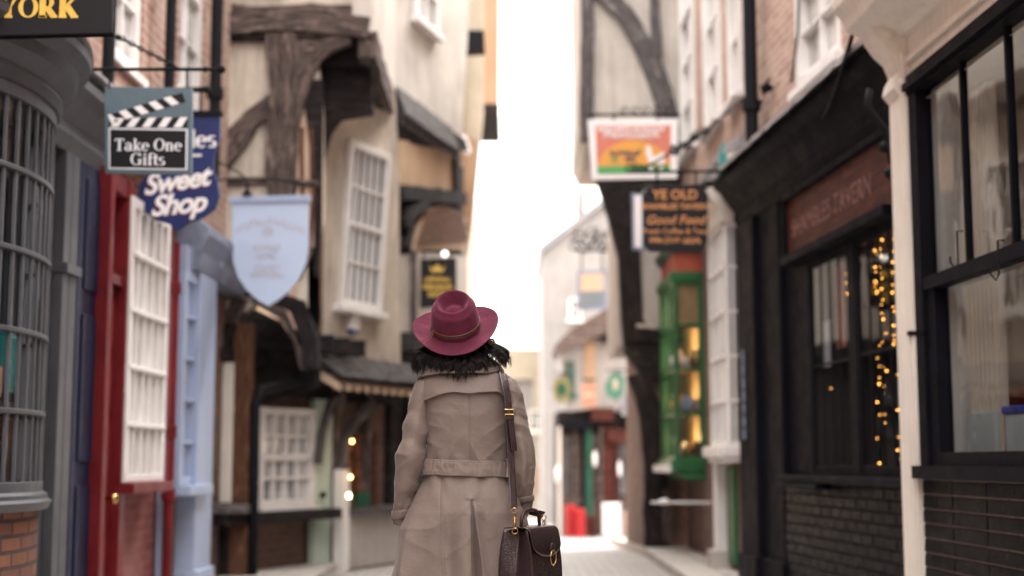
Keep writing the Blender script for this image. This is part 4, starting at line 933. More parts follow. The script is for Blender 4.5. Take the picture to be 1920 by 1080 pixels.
# street lamp bits
tl = MB(cf(12.9)); P_ = cf(12.9).pts
tl.prism(P_([(1346, 300), (1348, 275), (1362, 273), (1365, 300), (1366, 340), (1346, 342)]), 0, .12)
to = tag(tl.build('lantern', M['teal'], bevel=.01), 'teal glass lantern between the tavern drainpipe and the orange sign', 'lantern')
MB(cf(12.9)).prism(P_([(1344, 318), (1368, 318), (1366, 342), (1346, 344)]), -.01, .13).build('base', M['green_d'], to)
s_ = F1r.st(1408, 150, .12)[0]; downpipe(F1r, s_, 3.55, 9.2, .12, .058, 'iron', 'thick black drainpipe at the corner of the brick house above the tavern', collars=(4.15, 6.2, 7.9))
s_ = q3(1268, 1000, .08)
wp = MB(cf(15.0)); pw = at(1245, 942, 15.0); wp.box(1.45, 2.1, pw.z - .012, pw.z + .012, -.02, .02).lathe(pw, [(.05, -.02), (.06, 0), (.06, .02), (.02, .04)], 12)
tag(wp.build('ashtray_shelf', M['white']), 'small round white wall shelf low on the dark brick below the green bay', 'shelf')

# ================================================================== TIMBERED GABLE END (right)
g17 = cf(17.2); Q = g17.pts
tr = thing('timber_house', 'timber framed house end with a long curved brace above the orange sign', 'building', (1.5, 18, 0), 'buildings lining the narrow street')
MB(g17).prism(Q([(1085, -200), (1092, 40), (1090, 232), (1104, 262), (1285, 262), (1285, -200)]), -3, 0).build('second_floor_wall', M['plaster_w'], tr)
MB(g17).prism(Q([(1170, 262), (1290, 262), (1290, 640), (1170, 640)]), -3, -.03).build('first_floor_wall', M['plaster_g'], tr)
MB(g17).prism(Q([(1212, 640), (1290, 640), (1290, 1045), (1212, 1045)]), -3, -.05).build('ground_floor_wall', M['brick_dark'], tr)
tb_ = lambda pl, w, mt='timber_grey', nm='beam', d1=.08: MB(g17).beam(Q(pl), w, -.1, d1, .04).build(nm, M[mt], tr)
tb_([(1100, -150), (1102, 60), (1100, 235)], .16, nm='post')
tb_([(1112, -30), (1150, 5), (1185, 50), (1215, 105), (1240, 170), (1252, 225)], (.22, .26), nm='curved_brace')
tb_([(1222, -150), (1228, 60), (1232, 110)], .12, nm='stud')
tb_([(1090, 248), (1285, 252)], .2, nm='jetty_beam')
MB(g17).prism(Q([(1108, 262), (1290, 262), (1290, 345), (1205, 345), (1200, 470), (1205, 600), (1240, 640), (1240, 720), (1205, 705), (1172, 660), (1166, 600), (1160, 480), (1140, 400), (1118, 330)]), -.25, .04).build('jetty_bracket', M['timber_dark'], tr)
tb_([(1186, 340), (1184, 480), (1186, 640)], .2, 'timber_dark', nm='post')
tb_([(1172, 628), (1280, 630)], .16, 'timber_dark'); 
MB(g17).beam(Q([(1192, 612), (1245, 614)]), .04, .08, .12, .0).build('window_ledge', M['plaster_g'], tr)
tb_([(1196, 700), (1222, 780), (1230, 900), (1230, 1050)], .28, 'timber_dark', nm='post')
tb_([(1250, 640), (1252, 1050)], .12, 'timber', nm='post')

# ================================================================== FAR END
def far(name, lab, loc, grp='houses at the far end of the street'): return thing(name, lab, 'building', loc, grp)
g34 = cf(34.5); A4 = g34.pts
fh = far('gabled_house', 'tall pale gabled house end rising against the white sky at the far end', (2, 36, -.4))
MB(g34).prism(A4([(1018, 1010), (1018, 458), (1128, 378), (1235, 455), (1235, 1010)]), -5, 0).build('wall', M['far_w'], fh)
MB(g34).prism(A4([(1010, 464), (1128, 374), (1245, 460), (1240, 470), (1128, 386), (1016, 474)]), -5.2, .12).build('roof', M['lead'], fh)
g29 = cf(29); A9 = g29.pts
fw_ = far('white_house', 'far white jettied house with brown roof over a dark shopfront', (2, 30, -.4))
MB(g29).prism(A9([(1050, 655), (1064, 772), (1120, 765), (1205, 780), (1215, 640), (1215, 560), (1140, 560), (1140, 640), (1098, 632)]), -2.5, 0).build('upper_wall', M['far_w'], fw_)
MB(g29).prism(A9([(1040, 650), (1066, 622), (1150, 572), (1150, 622), (1100, 640), (1050, 662)]), -2.5, .25).build('roof', M['roof'], fw_)
MB(g29).prism(A9([(1128, 630), (1160, 625), (1158, 640), (1130, 645)]), -.5, .3).build('eaves', M['timber_dark'], fw_)
MB(g29).prism(A9([(1095, 640), (1118, 640), (1116, 715), (1096, 715)]), 0, .04).build('shutter', M['far_o'], fw_)
window(g29, fw_, *[A9([(1060, 740), (1077, 680)])[i][j] for j in (0, 1) for i in (0, 1)][:2], A9([(1060, 740)])[0][1], A9([(1060, 678)])[0][1], 2, 2, fw=.04, d=.01, fm='green_d', gm='glass_md')
MB(g29).prism(A9([(1045, 772), (1120, 760), (1150, 770), (1205, 775), (1205, 1003), (1045, 1003)]), -2.5, -.1).build('shopfront', M['timber_dark'], fw_)
for p0, p1, mt in ((1046, 1052, 'cream'), (1075, 1080, 'timber'), (1092, 1097, 'black'), (1098, 1110, 'green_d'), (1124, 1130, 'timber'), (1132, 1150, 'maroon_panel'), (1152, 1158, 'maroon_panel'), (1185, 1192, 'mint')):
    MB(g29).prism(A9([(p0, 800), (p1, 800), (p1, 1003), (p0, 1003)]), -.1, .05).build('shopfront_post', M[mt], fw_)
for p0, p1, y0, y1, mt in ((1108, 1150, 765, 790, 'maroon_panel'), (1056, 1110, 790, 806, 'black'), (1140, 1180, 805, 830, 'maroon_panel')):
    MB(g29).prism(A9([(p0, y0), (p1, y0), (p1, y1), (p0, y1)]), -.1, .2).build('shopfront_beam', M[mt], fw_)
MB(g29).beam(A9([(1196, 1003), (1200, 860), (1190, 800), (1165, 765)]), .12, 0, .1, .02).build('curved_bracket', M['timber_dark'], fw_)
for k, (px, py, w, h, lb) in enumerate(((1114, 862, 12, 40, 'white shop lamp left of the far maroon door'), (1160, 880, 10, 40, 'white shop lamp right of the far maroon door'), (1045, 890, 14, 44, 'white shop lamp by the far left shop post'), (1186, 800, 18, 36, 'white shop lamp under the jetty, uppermost at the far end'))):
    b = MB(g29); a, t = g29.st(px, py); hh, ww = h / 280, w / 280
    b.lathe(g29.P(a, t, .22), [(ww * .4, -hh), (ww, -hh * .7), (ww, hh * .7), (ww * .4, hh), (.01, hh * 1.3)], 12)
    tag(b.build('shop_lamp', M['signwhite'], smooth=True), lb, 'lamp', 'white lamps on the far shopfront')
# red crates / bins and a white board on the ground
zg = -.4
def crate(p0, p1, y0, m, lab, nm='crate', D=27.5):
    g = cf(D); z0 = ground_z(D); a, t1 = g.st(p0, y0); c, _ = g.st(p1, y0); b = MB(g)
    b.box(a, c, z0 + .02, t1, -.35, 0)
    for k in range(3): z = z0 + .1 + (t1 - z0 - .15) * k / 2; b.box(a - .015, c + .015, z - .02, z + .03, -.36, .015)
    for x in (a + .03, c - .03): b.box(x - .02, x + .02, z0, t1 + .02, .0, .02)
    return tag(b.build(nm, M[m], bevel=.01), lab, 'crate', 'crates outside the far shop')
crate(1060, 1079, 948, 'red_box', 'red plastic crate stack at the left outside the far shop'); crate(1080, 1096, 955, 'red_box', 'red crate stack in the middle outside the far shop', D=27.3); crate(1098, 1116, 968, 'maroon_panel', 'dull red brown crate at the right of the red ones', D=27.6)
crate(1168, 1192, 960, 'brick_pink', 'brown crate beside the dark green bin at the far end', D=27.6); crate(1196, 1216, 958, 'green_d', 'dark green bin by the foot of the far timber house', 'bin', D=26)
g = cf(27.4); ab = MB(g); a, t1 = g.st(1130, 945); c, _ = g.st(1164, 945); z0 = ground_z(27.4)
ab.prism([(a, z0 + .04), (c, z0 + .04), (c - .02, t1), (a + .02, t1)], -.03, 0); ab.box(a, a + .03, z0, t1, -.25, -.2).box(c - .03, c, z0, t1, -.25, -.2).box(a, c, t1 - .03, t1 + .01, -.24, .004)
tag(ab.build('a_board', M['signwhite'], bevel=.01), 'white A-board standing on the street outside the far shop', 'board')
fl = far('white_house', 'bright cream house with a tan roof seen just right of the walker', (0, 40, -.4))
g40 = cf(40); A0 = g40.pts
MB(g40).prism(A0([(930, 712), (1022, 712), (1022, 1000), (930, 1000)]), -4, 0).build('wall', M['far_w'], fl)
MB(g40).prism(A0([(930, 655), (1014, 655), (1024, 712), (930, 712)]), -4, .2).build('roof', M['far_c'], fl)
MB(g40).prism(A0([(1000, 710), (1022, 710), (1022, 1000), (1000, 1000)]), 0, .5).build('pillar', M['far_c'], fl)
window(g40, fl, *[g40.st(p, 0)[0] for p in (990, 1016)], g40.st(1000, 810)[1], g40.st(1000, 770)[1], 3, 2, fm='cream', gm='glass_md', d=.51)
MB(g40).prism(A0([(1000, 875), (1022, 875), (1022, 925), (1000, 925)]), .5, .55).build('ochre_panel', M['far_o'], fl)
fr2 = far('gabled_house', 'low cream gable far beyond the walker at the end of the street', (-1.5, 44, -.4)); g44 = cf(44)
MB(g44).prism(g44.pts([(860, 1000), (860, 680), (900, 660), (945, 690), (945, 1000)]), -4, 0).build('wall', M['far_c'], fr2)
# close the left side of the street past the houses
bk = thing('brick_house', 'brick house front mostly hidden behind the walker on the left', 'building', (-1, 22, 0), 'buildings lining the narrow street')
FQ = Fr((-.66, 18.75), (-.75, 20.4)); FQ.n = Vector((1, .05, 0)).normalized(); MB(FQ).wall(0, FQ.L, 0, 5.2, [], -2.5, 0).build('wall', M['brick_red'], bk)
window(FQ, bk, .4, 1.2, 3.0, 4.4, 3, 4, d=.004)

for p0, p1, y0, y1 in ((1066, 1090, 560, 600), (1150, 1172, 480, 520)):
    aa, tt = g34.st(p0, y1); cc, uu = g34.st(p1, y0); window(g34, fh, aa, cc, tt, uu, 2, 2, fw=.07, d=.01, fm='cream', gm='glass_dk')
MB(g34).prism(A4([(1085, 395), (1098, 386), (1098, 352), (1085, 352)]), -1.2, -.4).build('chimney', M['brick_red'], fh)
for p0, p1 in ((1054, 1072), (1082, 1090), (1112, 1122), (1160, 1182)):
    aa, tt = g29.st(p0, 930); cc, uu = g29.st(p1, 815); window(g29, fw_, aa, cc, tt, uu, 2, 3, fw=.04, d=-.09, dep=.05, fm='timber', gm='glass_md', sill=False)
MB(g29).prism(A9([(1046, 930), (1205, 934), (1205, 1003), (1046, 1003)]), -.1, -.03).build('stall_riser', M['timber'], fw_)
for px, y0, mt in ((940, 760, 'far_o'), (970, 790, 'far_o')):
    aa, tt = g40.st(px, y0 + 50); window(g40, fl, aa, aa + .3, tt, tt + .7, 2, 2, fw=.05, d=.01, fm='cream', gm='glass_md')
# opposite neighbours behind the camera so the street goes on, added to narrow frontal light
for sgn, nm in ((-1, 'left'), (1, 'right')):
    F = Fr((sgn * 2.5, -14), (sgn * 2.6, 1.0 if sgn > 0 else -1.2)); F.n = Vector((-sgn, 0, 0)); o = thing('brick_house', 'plain brick house %s behind the viewpoint, out of the picture' % nm, 'building', F.P(2, 0, -.3), 'buildings lining the narrow street')
    MB(F).wall(0, F.L, 0, 6.4, [(1, 2, 3.6, 5), (4, 5, 3.6, 5)], -.3, 0).build('wall', M['brick_red'], o)
    for a in (1, 4): window(F, o, a, a + 1, 3.6, 5, 3, 4, d=-.08)
    MB(F).box(0, F.L, 6.4, 6.55, -3, .25).build('roof', M['roof'], o)

FE = Fr((-6, -14.5), (6, -14.5)); FE.n = Vector((0, 1, 0)); o = thing('brick_house', 'brick house added across the street behind the viewpoint, out of the picture', 'building', FE.P(6, 0, -.3), 'buildings lining the narrow street')  # unseen end house added to cut frontal light on the coat
MB(FE).wall(0, 12, 0, 6.5, [(4, 5, 3.6, 5), (7, 8, 3.6, 5)], -.3, 0).build('wall', M['brick_dark'], o)
for a in (4, 7): window(FE, o, a, a + 1, 3.6, 5, 3, 4, d=-.08)
# ================================================================== HANGING SIGNS
def chain(mb, a, b, n=10, r=.012):
    for k in range(n):
        p = a.lerp(b, (k + .5) / n); d = (b - a).normalized(); o = d.cross(Vector((0, 1, 0) if k % 2 else (.3, .2, 1))).normalized(); L = (b - a).length / n * .62
        pts = [p + d * L * math.cos(t) + o * r * math.sin(t) for t in [i * math.pi / 4 for i in range(9)]]
        mb.tube(pts, r * .3, 5, world=True, cap=False)
def worn(F, L, h, m, parent, d=0):
    """letters too worn and small to read: each a couple of short painted strokes"""
    rr = random.Random(int(h * 1e4) + len(L)); b = MB(F)
    for px, py, rot in L:
        a, t = F.st(px, py); w = h * .32; c, s_ = math.cos(rot), math.sin(rot)
        st_s = [(-w, -h / 2, -w, h / 2)] + rr.sample([(w, -h / 2, w, h / 2), (-w, h / 2, w, h / 2), (-w, 0, w, 0), (-w, -h / 2, w, -h / 2), (-w, h / 2, w, -h / 2)], 2)
        for i, (x0, y0, x1, y1) in enumerate(st_s):
            L_ = math.hypot(x1 - x0, y1 - y0); nx, ny = -(y1 - y0) / L_ * h * .1, (x1 - x0) / L_ * h * .1
            pl = [(x0 + nx, y0 + ny), (x1 + nx, y1 + ny), (x1 - nx, y1 - ny), (x0 - nx, y0 - ny)]
            b.prism([(a + x * c - y * s_, t + x * s_ + y * c) for x, y in pl], d, d + .002 + i * .0004)
    return b.build('lettering', M[m], parent)
# YORK
gy = cf(6.4); Y = gy.pts
ys = MB(gy).prism(Y([(-130, -150), (209, -150), (210, 62), (-130, 70)]), -.05, 0).build('hanging_sign', M['black_m'], bevel=.004)
tag(ys, 'black board with gold capitals, nearest hanging sign at the top left', 'sign', 'hanging signs over the street')
a, t = gy.st(148, 33); serif('YORK', .099, gy, a, t, 0, 'gold_paint', ys, align='RIGHT', bold=1.35)
er = MB(gy).tube([gy.P(*gy.st(-130, -150), -.025), gy.P(*gy.st(212, -150), -.025), gy.P(*gy.st(212, 64), -.025), gy.P(*gy.st(-130, 72), -.025)], .006, 6, world=True); er.build('edging', M['iron'], ys)
# blue lamp
bp_ = at(82, 92, 7.8); bl_ = MB().lathe(bp_, [(.03, -.12), (.045, -.11), (.05, .05), (.055, .07), (.05, .1), (.01, .1)], 14, Vector((1, -.3, .05)))
tag(bl_.build('floodlight', M['blue_lamp'], smooth=False), 'small bright blue cylindrical floodlight above the grey bow cornice', 'floodlight')
# TAKE ONE GIFTS
g8 = cf(8.0); G8 = g8.pts
br = MB(); A = at(118, 130, 8.0); B = at(415, 130, 8.0); br.tube([A, B], .011, 8, world=True); br.ball(B, .026); br.tube([at(207, 62, 8), at(335, 128, 8)], .005, 5, world=True)
chain(br, at(330, 126, 8.0), at(225, 70, 8.0), 12, .013)
br.tube([at(118, 60, 8), at(120, 135, 8)], .012, 6, world=True)
for px in (222, 385): br.ball(at(px, 130 if px > 300 else 70, 8), .018)
for px in (205, 350): br.tube([at(px, 131, 8), at(px, 165, 8)], .006, 5, world=True)
tag(br.build('sign_bracket', M['iron']), 'horizontal iron bar with a slanting chain over the clapperboard sign', 'bracket', 'iron sign brackets')
M['slate_s'] = paint('slate blue sign paint', (.105, .15, .18), .5, .1, 6)
gs = MB(g8).prism(G8([(196, 162), (360, 165), (359, 326), (197, 324)]), -.035, 0).build('hanging_sign', M['slate_s'], bevel=.003)
tag(gs, 'slate blue gift shop board painted with a film clapperboard', 'sign', 'hanging signs over the street')
MB(g8).prism(G8([(204, 240), (352, 242), (351, 319), (204, 317)]), 0, .002).build('border', M['silver_l'], gs)
MB(g8).prism(G8([(207, 243), (349, 245), (348, 316), (207, 314)]), .002, .004).build('panel', M['black_m'], gs)
top = [(202, 214), (344, 174), (348, 192), (206, 240 - 8)]
def clap(p0, p1, p2, p3, z, sl):
    MB(g8).prism(G8([p0, p1, p2, p3]), 0, .002).build('clap_bar', M['black_m'], gs)
    b = MB(g8)
    L = lambda u, v: ((p0[0] * (1 - u) + p1[0] * u) * (1 - v) + (p3[0] * (1 - u) + p2[0] * u) * v, (p0[1] * (1 - u) + p1[1] * u) * (1 - v) + (p3[1] * (1 - u) + p2[1] * u) * v)
    for k in range(5):
        u0 = .02 + k * .2; w = .1; u1 = u0 + sl
        q = [(u0 + max(0, sl if sl > 0 else 0) * 0, 1), (u0 + w, 1), (u0 + w + sl, 0), (u0 + sl, 0)] if True else 0
        q = [(min(1, max(0, u)), v) for u, v in q]; b.prism(G8([L(u, v) for u, v in q]), .002, .004)
    b.build('clap_stripes', M['signwhite'], gs)
clap((202, 216), (342, 174), (348, 191), (206, 233), 0, -.075)
clap((204, 222), (352, 220), (352, 239), (204, 238), 0, .085)
a, t = g8.st(278, 283); serif('Take One', .071, g8, a, t, .004, 'silver_l', gs, bold=1.15)
a, t = g8.st(277, 310); serif('Gifts', .072, g8, a, t, .004, 'silver_l', gs, bold=1.15)
# SWEET SHOP
g9 = cf(9.7); G9 = g9.pts
sh = [(278, 214), (412, 211), (412, 262), (402, 290), (400, 318), (408, 340), (411, 368), (402, 392), (380, 408), (352, 418), (332, 433), (318, 420), (290, 412), (268, 395), (258, 368), (262, 345), (276, 325), (280, 290), (276, 262)]
ss = MB(g9).prism(G9(sh), -.04, 0).build('hanging_sign', M['sweet_blue'], bevel=.004)
tag(ss, 'royal blue shaped sweet shop board half behind the clapperboard sign', 'sign', 'hanging signs over the street')
MB(g9).prism(G9([(272, 210), (416, 208), (416, 216), (272, 218)]), -.06, .02).build('top_rail', M['iron'], ss)
def sscript(body, px, py, size, rot):
    for (dx, dy, d, mm) in ((-.010, -.010, .0006, 'red'), (0, 0, .003, 'signwhite')):
        a, t = g9.st(px, py); text(body, size, g9, a + dx, t + dy, d, mm, ss, off=.028, shear=.38, rot=rot, sp=.93)
sscript('Sweet', 331, 356, .195, .16); sscript('Shop', 334, 400, .20, .10)
a, t = g9.st(405, 276); serif('les', .125, g9, a, t, .001, 'signwhite', ss, align='RIGHT', bold=1.2)
MB(g9).prism(G9([(350, 290), (378, 289), (378, 293), (350, 294)]), 0, .003).build('dash', M['signwhite'], ss)
b = MB(); b.tube([at(250, 170, 9.7), at(388, 168, 9.7)], .02, 6, world=True); b.tube([at(300, 168, 9.7), at(300, 212, 9.7)], .008, 5, world=True); b.tube([at(376, 168, 9.7), at(376, 212, 9.7)], .008, 5, world=True); b.ball(at(388, 168, 9.7), .03)
tag(b.build('sign_bracket', M['iron']), 'short thick iron bar holding the royal blue sweet shop board', 'bracket', 'iron sign brackets')
# powder blue shield
g12 = cf(12.0); G12 = g12.pts
sh = [(435, 376), (578, 373), (578, 460), (574, 492), (562, 520), (544, 544), (522, 562), (502, 574), (482, 562), (462, 544), (446, 520), (437, 492), (435, 460)]
s3_ = MB(g12).prism(G12(sh), -.04, 0).build('hanging_sign', M['shield_blue'], bevel=.004)
tag(s3_, 'powder blue shield shaped board with faint pale lettering', 'sign', 'hanging signs over the street')
MB(g12).prism(G12([(430, 369), (582, 366), (581, 378), (432, 381)]), -.06, .02).build('top_rail', M['blue'], s3_, bevel=.005)
worn(g12, [(506 + an * 60, 414 + an * an * 18, -an * .5) for an in [(k - 6.5) / 6.5 for k in range(14)] if abs(an) > .1], .055, 'faded', s3_)
a, t = g12.st(506, 418); text('&', .075, g12, a, t, .002, 'faded', s3_, off=.01)
a, t = g12.st(502, 433); rb = MB(g12)
for k in range(10):
    an = k * math.pi / 5; rb.prism([(a + .008 * math.cos(an + 1.57), t + .008 * math.sin(an + 1.57)), (a + .05 * math.cos(an - .2), t + .05 * math.sin(an - .2)), (a + .055 * math.cos(an), t + .055 * math.sin(an)), (a + .05 * math.cos(an + .2), t + .05 * math.sin(an + .2))], 0, .002)
rb.build('rosette', M['faded'], s3_)
for n_, y in ((8, 464), (6, 480), (7, 503), (10, 516)): worn(g12, [(501 + (k - (n_ - 1) / 2) * 6.4, y, 0) for k in range(n_)], .05, 'faded', s3_)
b = MB(); b.tube([at(408, 338, 12), at(500, 335, 12), at(592, 346, 12)], .01, 6, world=True); b.tube([at(463, 337, 12), at(463, 370, 12)], .012, 6, world=True); b.tube([at(552, 340, 12), at(552, 370, 12)], .01, 6, world=True); b.tube([at(404, 300, 12), at(450, 325, 12), at(463, 337, 12)], .008, 6, world=True); b.lathe(at(463, 366, 12), [(.01, .06), (.05, 0)], 10)
tag(b.build('sign_bracket', M['iron']), 'thin iron bracket carrying the powder blue shield board', 'bracket', 'iron sign brackets')
# black and gold sign, far left
g17b = cf(16.6); GB_ = g17b.pts
s4 = MB(g17b).prism(GB_([(784, 486), (855, 483), (856, 572), (785, 578)]), -.05, 0).build('hanging_sign', M['green_d'], bevel=.006); s4.data.materials[0] = M['black_m']
tag(s4, 'small black board with a gold crest, above the walker\'s hat', 'sign', 'hanging signs over the street')
a, t = g17b.st(820, 505); cr = MB(g17b); cr.prism([(a - .07, t - .03), (a + .07, t - .03), (a + .09, t + .05), (a + .045, t + .0), (a, t + .07), (a - .045, t + .0), (a - .09, t + .05)], 0, .003); cr.build('crest', M['gold_paint'], s4)
for n_, y, sp_ in ((9, 524, 5.2), (12, 538, 4.4), (7, 552, 4.6)): worn(g17b, [(820 + (k - (n_ - 1) / 2) * sp_, y, 0) for k in range(n_)], .055, 'gold_paint', s4)
b = MB(); b.tube([at(766, 470, 16.6), at(862, 470, 16.6)], .012, 6, world=True); b.tube([at(795, 470, 16.6), at(795, 487, 16.6)], .008, 5, world=True); b.tube([at(845, 470, 16.6), at(845, 485, 16.6)], .008, 5, world=True)
tag(b.build('sign_bracket', M['iron']), 'iron bar over the small black and gold board', 'bracket', 'iron sign brackets')
bb = MB().ball(at(834, 476, 16.4), .035); tag(bb.build('sign_lamp', M['lamp_w'], smooth=True), 'round white lamp over the small black and gold board', 'lamp')
# orange sign
g15 = cf(14.6); GO = g15.pts
so = MB(g15).prism(GO([(1102, 223), (1271, 221), (1270, 335), (1114, 336)][:0] or [(1102, 224), (1271, 222), (1270, 334), (1110, 337)]), -.05, 0).build('hanging_sign', M['signwhite'], bevel=.005)
tag(so, 'white framed orange sign with a sun, green strip and white bird', 'sign', 'hanging signs over the street')
MB(g15).prism(GO([(1116, 236), (1258, 235), (1257, 324), (1120, 326)]), 0, .003).build('panel', M['salmon'], so)
sun = [(1188 + 66 * math.cos(k * math.pi / 16), 313 - 50 * math.sin(k * math.pi / 16)) for k in range(17)]
MB(g15).prism(GO(sun), .003, .005).build('sun', M['sun_or'], so)
MB(g15).prism(GO([(1119, 312), (1257, 310), (1257, 324), (1120, 326)]), .005, .007).build('grass_strip', M['grass_gr'], so)
MB(g15).prism(GO([(1211, 277), (1216, 272), (1221, 280), (1223, 294), (1236, 290), (1244, 284), (1246, 300), (1241, 318), (1238, 318), (1237, 306), (1224, 307), (1222, 320), (1218, 320), (1217, 304), (1212, 292)]), .007, .009).build('bird', M['signwhite'], so)
for x0_, x1_, y, mm, gap in ((1122, 1253, 243, 'signwhite', 7.0), (1132, 1243, 254, 'signwhite', 7.0), (1145, 1204, 287, 'sweet_blue', 7.2), (1147, 1160, 300, 'grass_gr', 6), (1173, 1200, 300, 'sweet_blue', 7)):
    worn(g15, [(x0_ + 3 + k * gap, y, 0) for k in range(int((x1_ - x0_) / gap))], .05, mm, so, d=.009)
b = MB(); b.tube([at(1100, 215, 14.6), at(1275, 215, 14.6)], .014, 6, world=True)
for px in (1150, 1232): b.tube([at(px, 215, 14.6), at(px, 226, 14.6)], .01, 5, world=True)
for k in range(5): 
    c = at(1170 + k * 20, 208, 14.6); b.tube([c + Vector((.05 * math.cos(i * .7) * (1 - i / 12), 0, .05 * math.sin(i * .7) * (1 - i / 12))) for i in range(10)], .007, 5, world=True)
tag(b.build('sign_bracket', M['iron']), 'iron bar above the orange sign with small scrolls', 'bracket', 'iron sign brackets')
# tavern sign
g12b = cf(12.3); GT = g12b.pts
st_ = MB(g12b).prism(GT([(1212, 356), (1222, 347), (1312, 345), (1322, 354), (1328, 366), (1327, 452), (1320, 466), (1310, 473), (1218, 471), (1207, 460), (1205, 366)]), -.05, 0).build('hanging_sign', M['black_m'], bevel=.006)
tag(st_, 'black tavern board with clipped corners and copper coloured lettering', 'sign', 'hanging signs over the street')
for body, y, sz, o_, shr in (('YE OLD', 373, .115, .02, 0), ('SHAMBLES TAVERN', 392, .069, .025, 0), ('Good Food', 420, .11, .012, .3), ('Fresh Coffee & Teas', 438, .068, .01, 0)):
    a, t = g12b.st(1266, y); text(body, sz, g12b, a, t, .002, 'copper_l', st_, off=o_, shear=shr)
worn(g12b, [(1222 + k * 5.6, 451, 0) for k in range(17) if k not in (4, 10)], .04, 'copper_l', st_)
b = MB(); b.tube([at(1180, 322, 12.3), at(1255, 322, 12.3), at(1400, 320, 12.3)], .013, 6, world=True)
for px in (1232, 1305): b.tube([at(px, 322, 12.3), at(px, 348, 12.3)], .01, 5, world=True)
b.tube([at(1200, 318, 12.3), at(1235, 300, 12.3), at(1290, 268, 12.3), at(1330, 240, 12.3), at(1400, 180, 12.3)], .009, 6, world=True)
rr = random.Random(5)
for k in range(16):
    f = k / 15; c = at(1262 + 66 * f, 286 - 44 * f, 12.3); an = rr.uniform(0, 6.3)
    for s2 in (-1, 1):
        r0_ = rr.uniform(.04, .075); b.tube([c + Vector((r0_ * math.cos(an + s2 * i * .6) * (i / 7), .02 * math.sin(i), r0_ * math.sin(an + s2 * i * .6) * (i / 7))) for i in range(8)], [.009 - .0008 * i for i in range(8)], 5, world=True)
for px in (1180, 1200, 1220, 1190, 1240): c = at(px, 318, 12.3); b.tube([c + Vector((.05 * math.cos(i * .7) * (1 - i / 12), 0, .05 * math.sin(i * .7) * (1 - i / 12))) for i in range(10)], .008, 5, world=True)
tag(b.build('sign_bracket', M['iron']), 'ornate iron bracket with leafy scrollwork above the black tavern board', 'bracket', 'iron sign brackets')
g13b = cf(13.2); s6 = MB(g13b).prism(g13b.pts([(1184, 360), (1202, 362), (1212, 364), (1212, 470), (1186, 468)]), -.04, 0).build('hanging_sign', M['blue_d'], bevel=.004)
MB(g13b).prism(g13b.pts([(1189, 366), (1203, 366), (1203, 464), (1190, 463)]), 0, .004).build('panel', M['signwhite'], s6)
tag(s6, 'narrow white and slate board showing past the edge of the tavern board', 'sign', 'hanging signs over the street')
b = MB().tube([at(1180, 352, 13.2), at(1330, 350, 13.2)], .012, 6, world=True).tube([at(1195, 351, 13.2), at(1195, 364, 13.2)], .008, 5, world=True); tag(b.build('sign_bracket', M['iron']), 'plain iron bar behind the top of the tavern board', 'bracket', 'iron sign brackets')
# far hanging signs
g24 = cf(24); s7 = MB(g24).prism(g24.pts([(1082, 508), (1137, 506), (1138, 580), (1083, 581)]), -.06, 0).build('hanging_sign', M['blue_d'])
MB(g24).prism(g24.pts([(1088, 514), (1132, 512), (1132, 545), (1088, 547)]), 0, .01).build('panel', M['plaster_t'], s7); MB(g24).prism(g24.pts([(1088, 548), (1132, 546), (1132, 574), (1088, 575)]), 0, .01).build('panel', M['grey_l'], s7)
tag(s7, 'slate framed board with beige and grey panels high against the pale gable', 'sign', 'hanging signs over the street')
b = MB(); b.tube([at(1076, 470, 24), at(1165, 468, 24)], .02, 5, world=True)
for k in range(14): c = at(1078 + k * 6, 462 - (k % 3) * 12, 24); b.tube([c + Vector((.13 * math.cos(i * .8 + k) * (1 - i / 11), 0, .13 * math.sin(i * .8 + k) * (1 - i / 11))) for i in range(9)], .016, 5, world=True)
b.tube([at(1090, 470, 24), at(1090, 508, 24)], .012, 5, world=True); b.tube([at(1130, 470, 24), at(1130, 508, 24)], .012, 5, world=True)
tag(b.build('sign_bracket', M['iron']), 'leafy iron bracket high against the pale gable', 'bracket', 'iron sign brackets')
g27 = cf(27); c, t = g27.st(1053, 730)
s8 = MB(g27).prism([(c + .17 * (1 + .12 * math.cos(8 * k * .196)) * math.cos(k * .196), t + .26 * (1 + .1 * math.cos(8 * k * .196)) * math.sin(k * .196)) for k in range(32)], -.05, 0).build('hanging_sign', M['sun_or']); s8.data.materials[0] = paint('olive gold sign paint', (.17, .15, .06), .5, .2)
MB(g27).prism([(c + .09 * math.cos(k * .52), t + .13 * math.sin(k * .52)) for k in range(12)], 0, .01).build('boss', M['green_d'], s8)
tag(s8, 'round olive and gold sign with wavy edge on the far white house', 'sign', 'hanging signs over the street')
s9 = MB(g27).prism(g27.pts([(1090, 718), (1119, 716), (1119, 764), (1091, 766)]), -.05, 0).build('hanging_sign', M['salmon_far']); MB(g27).prism(g27.pts([(1094, 738), (1115, 737), (1115, 744), (1094, 745)]), 0, .01).build('stripe', M['plaster_t'], s9)
tag(s9, 'square salmon orange board below the shutter of the far white house', 'sign', 'hanging signs over the street')
s10 = MB(g27).prism(g27.pts([(1145, 700), (1163, 697), (1171, 710), (1169, 740), (1156, 752), (1138, 742), (1134, 725)]), -.05, 0).build('hanging_sign', M['green']); MB(g27).prism(g27.pts([(1148, 712), (1158, 710), (1160, 728), (1150, 732)]), 0, .01).build('boss', M['far_c'], s10); s10.data.materials[0] = M['green_far']
tag(s10, 'green shield board with gold centre, rightmost on the far white house', 'sign', 'hanging signs over the street')
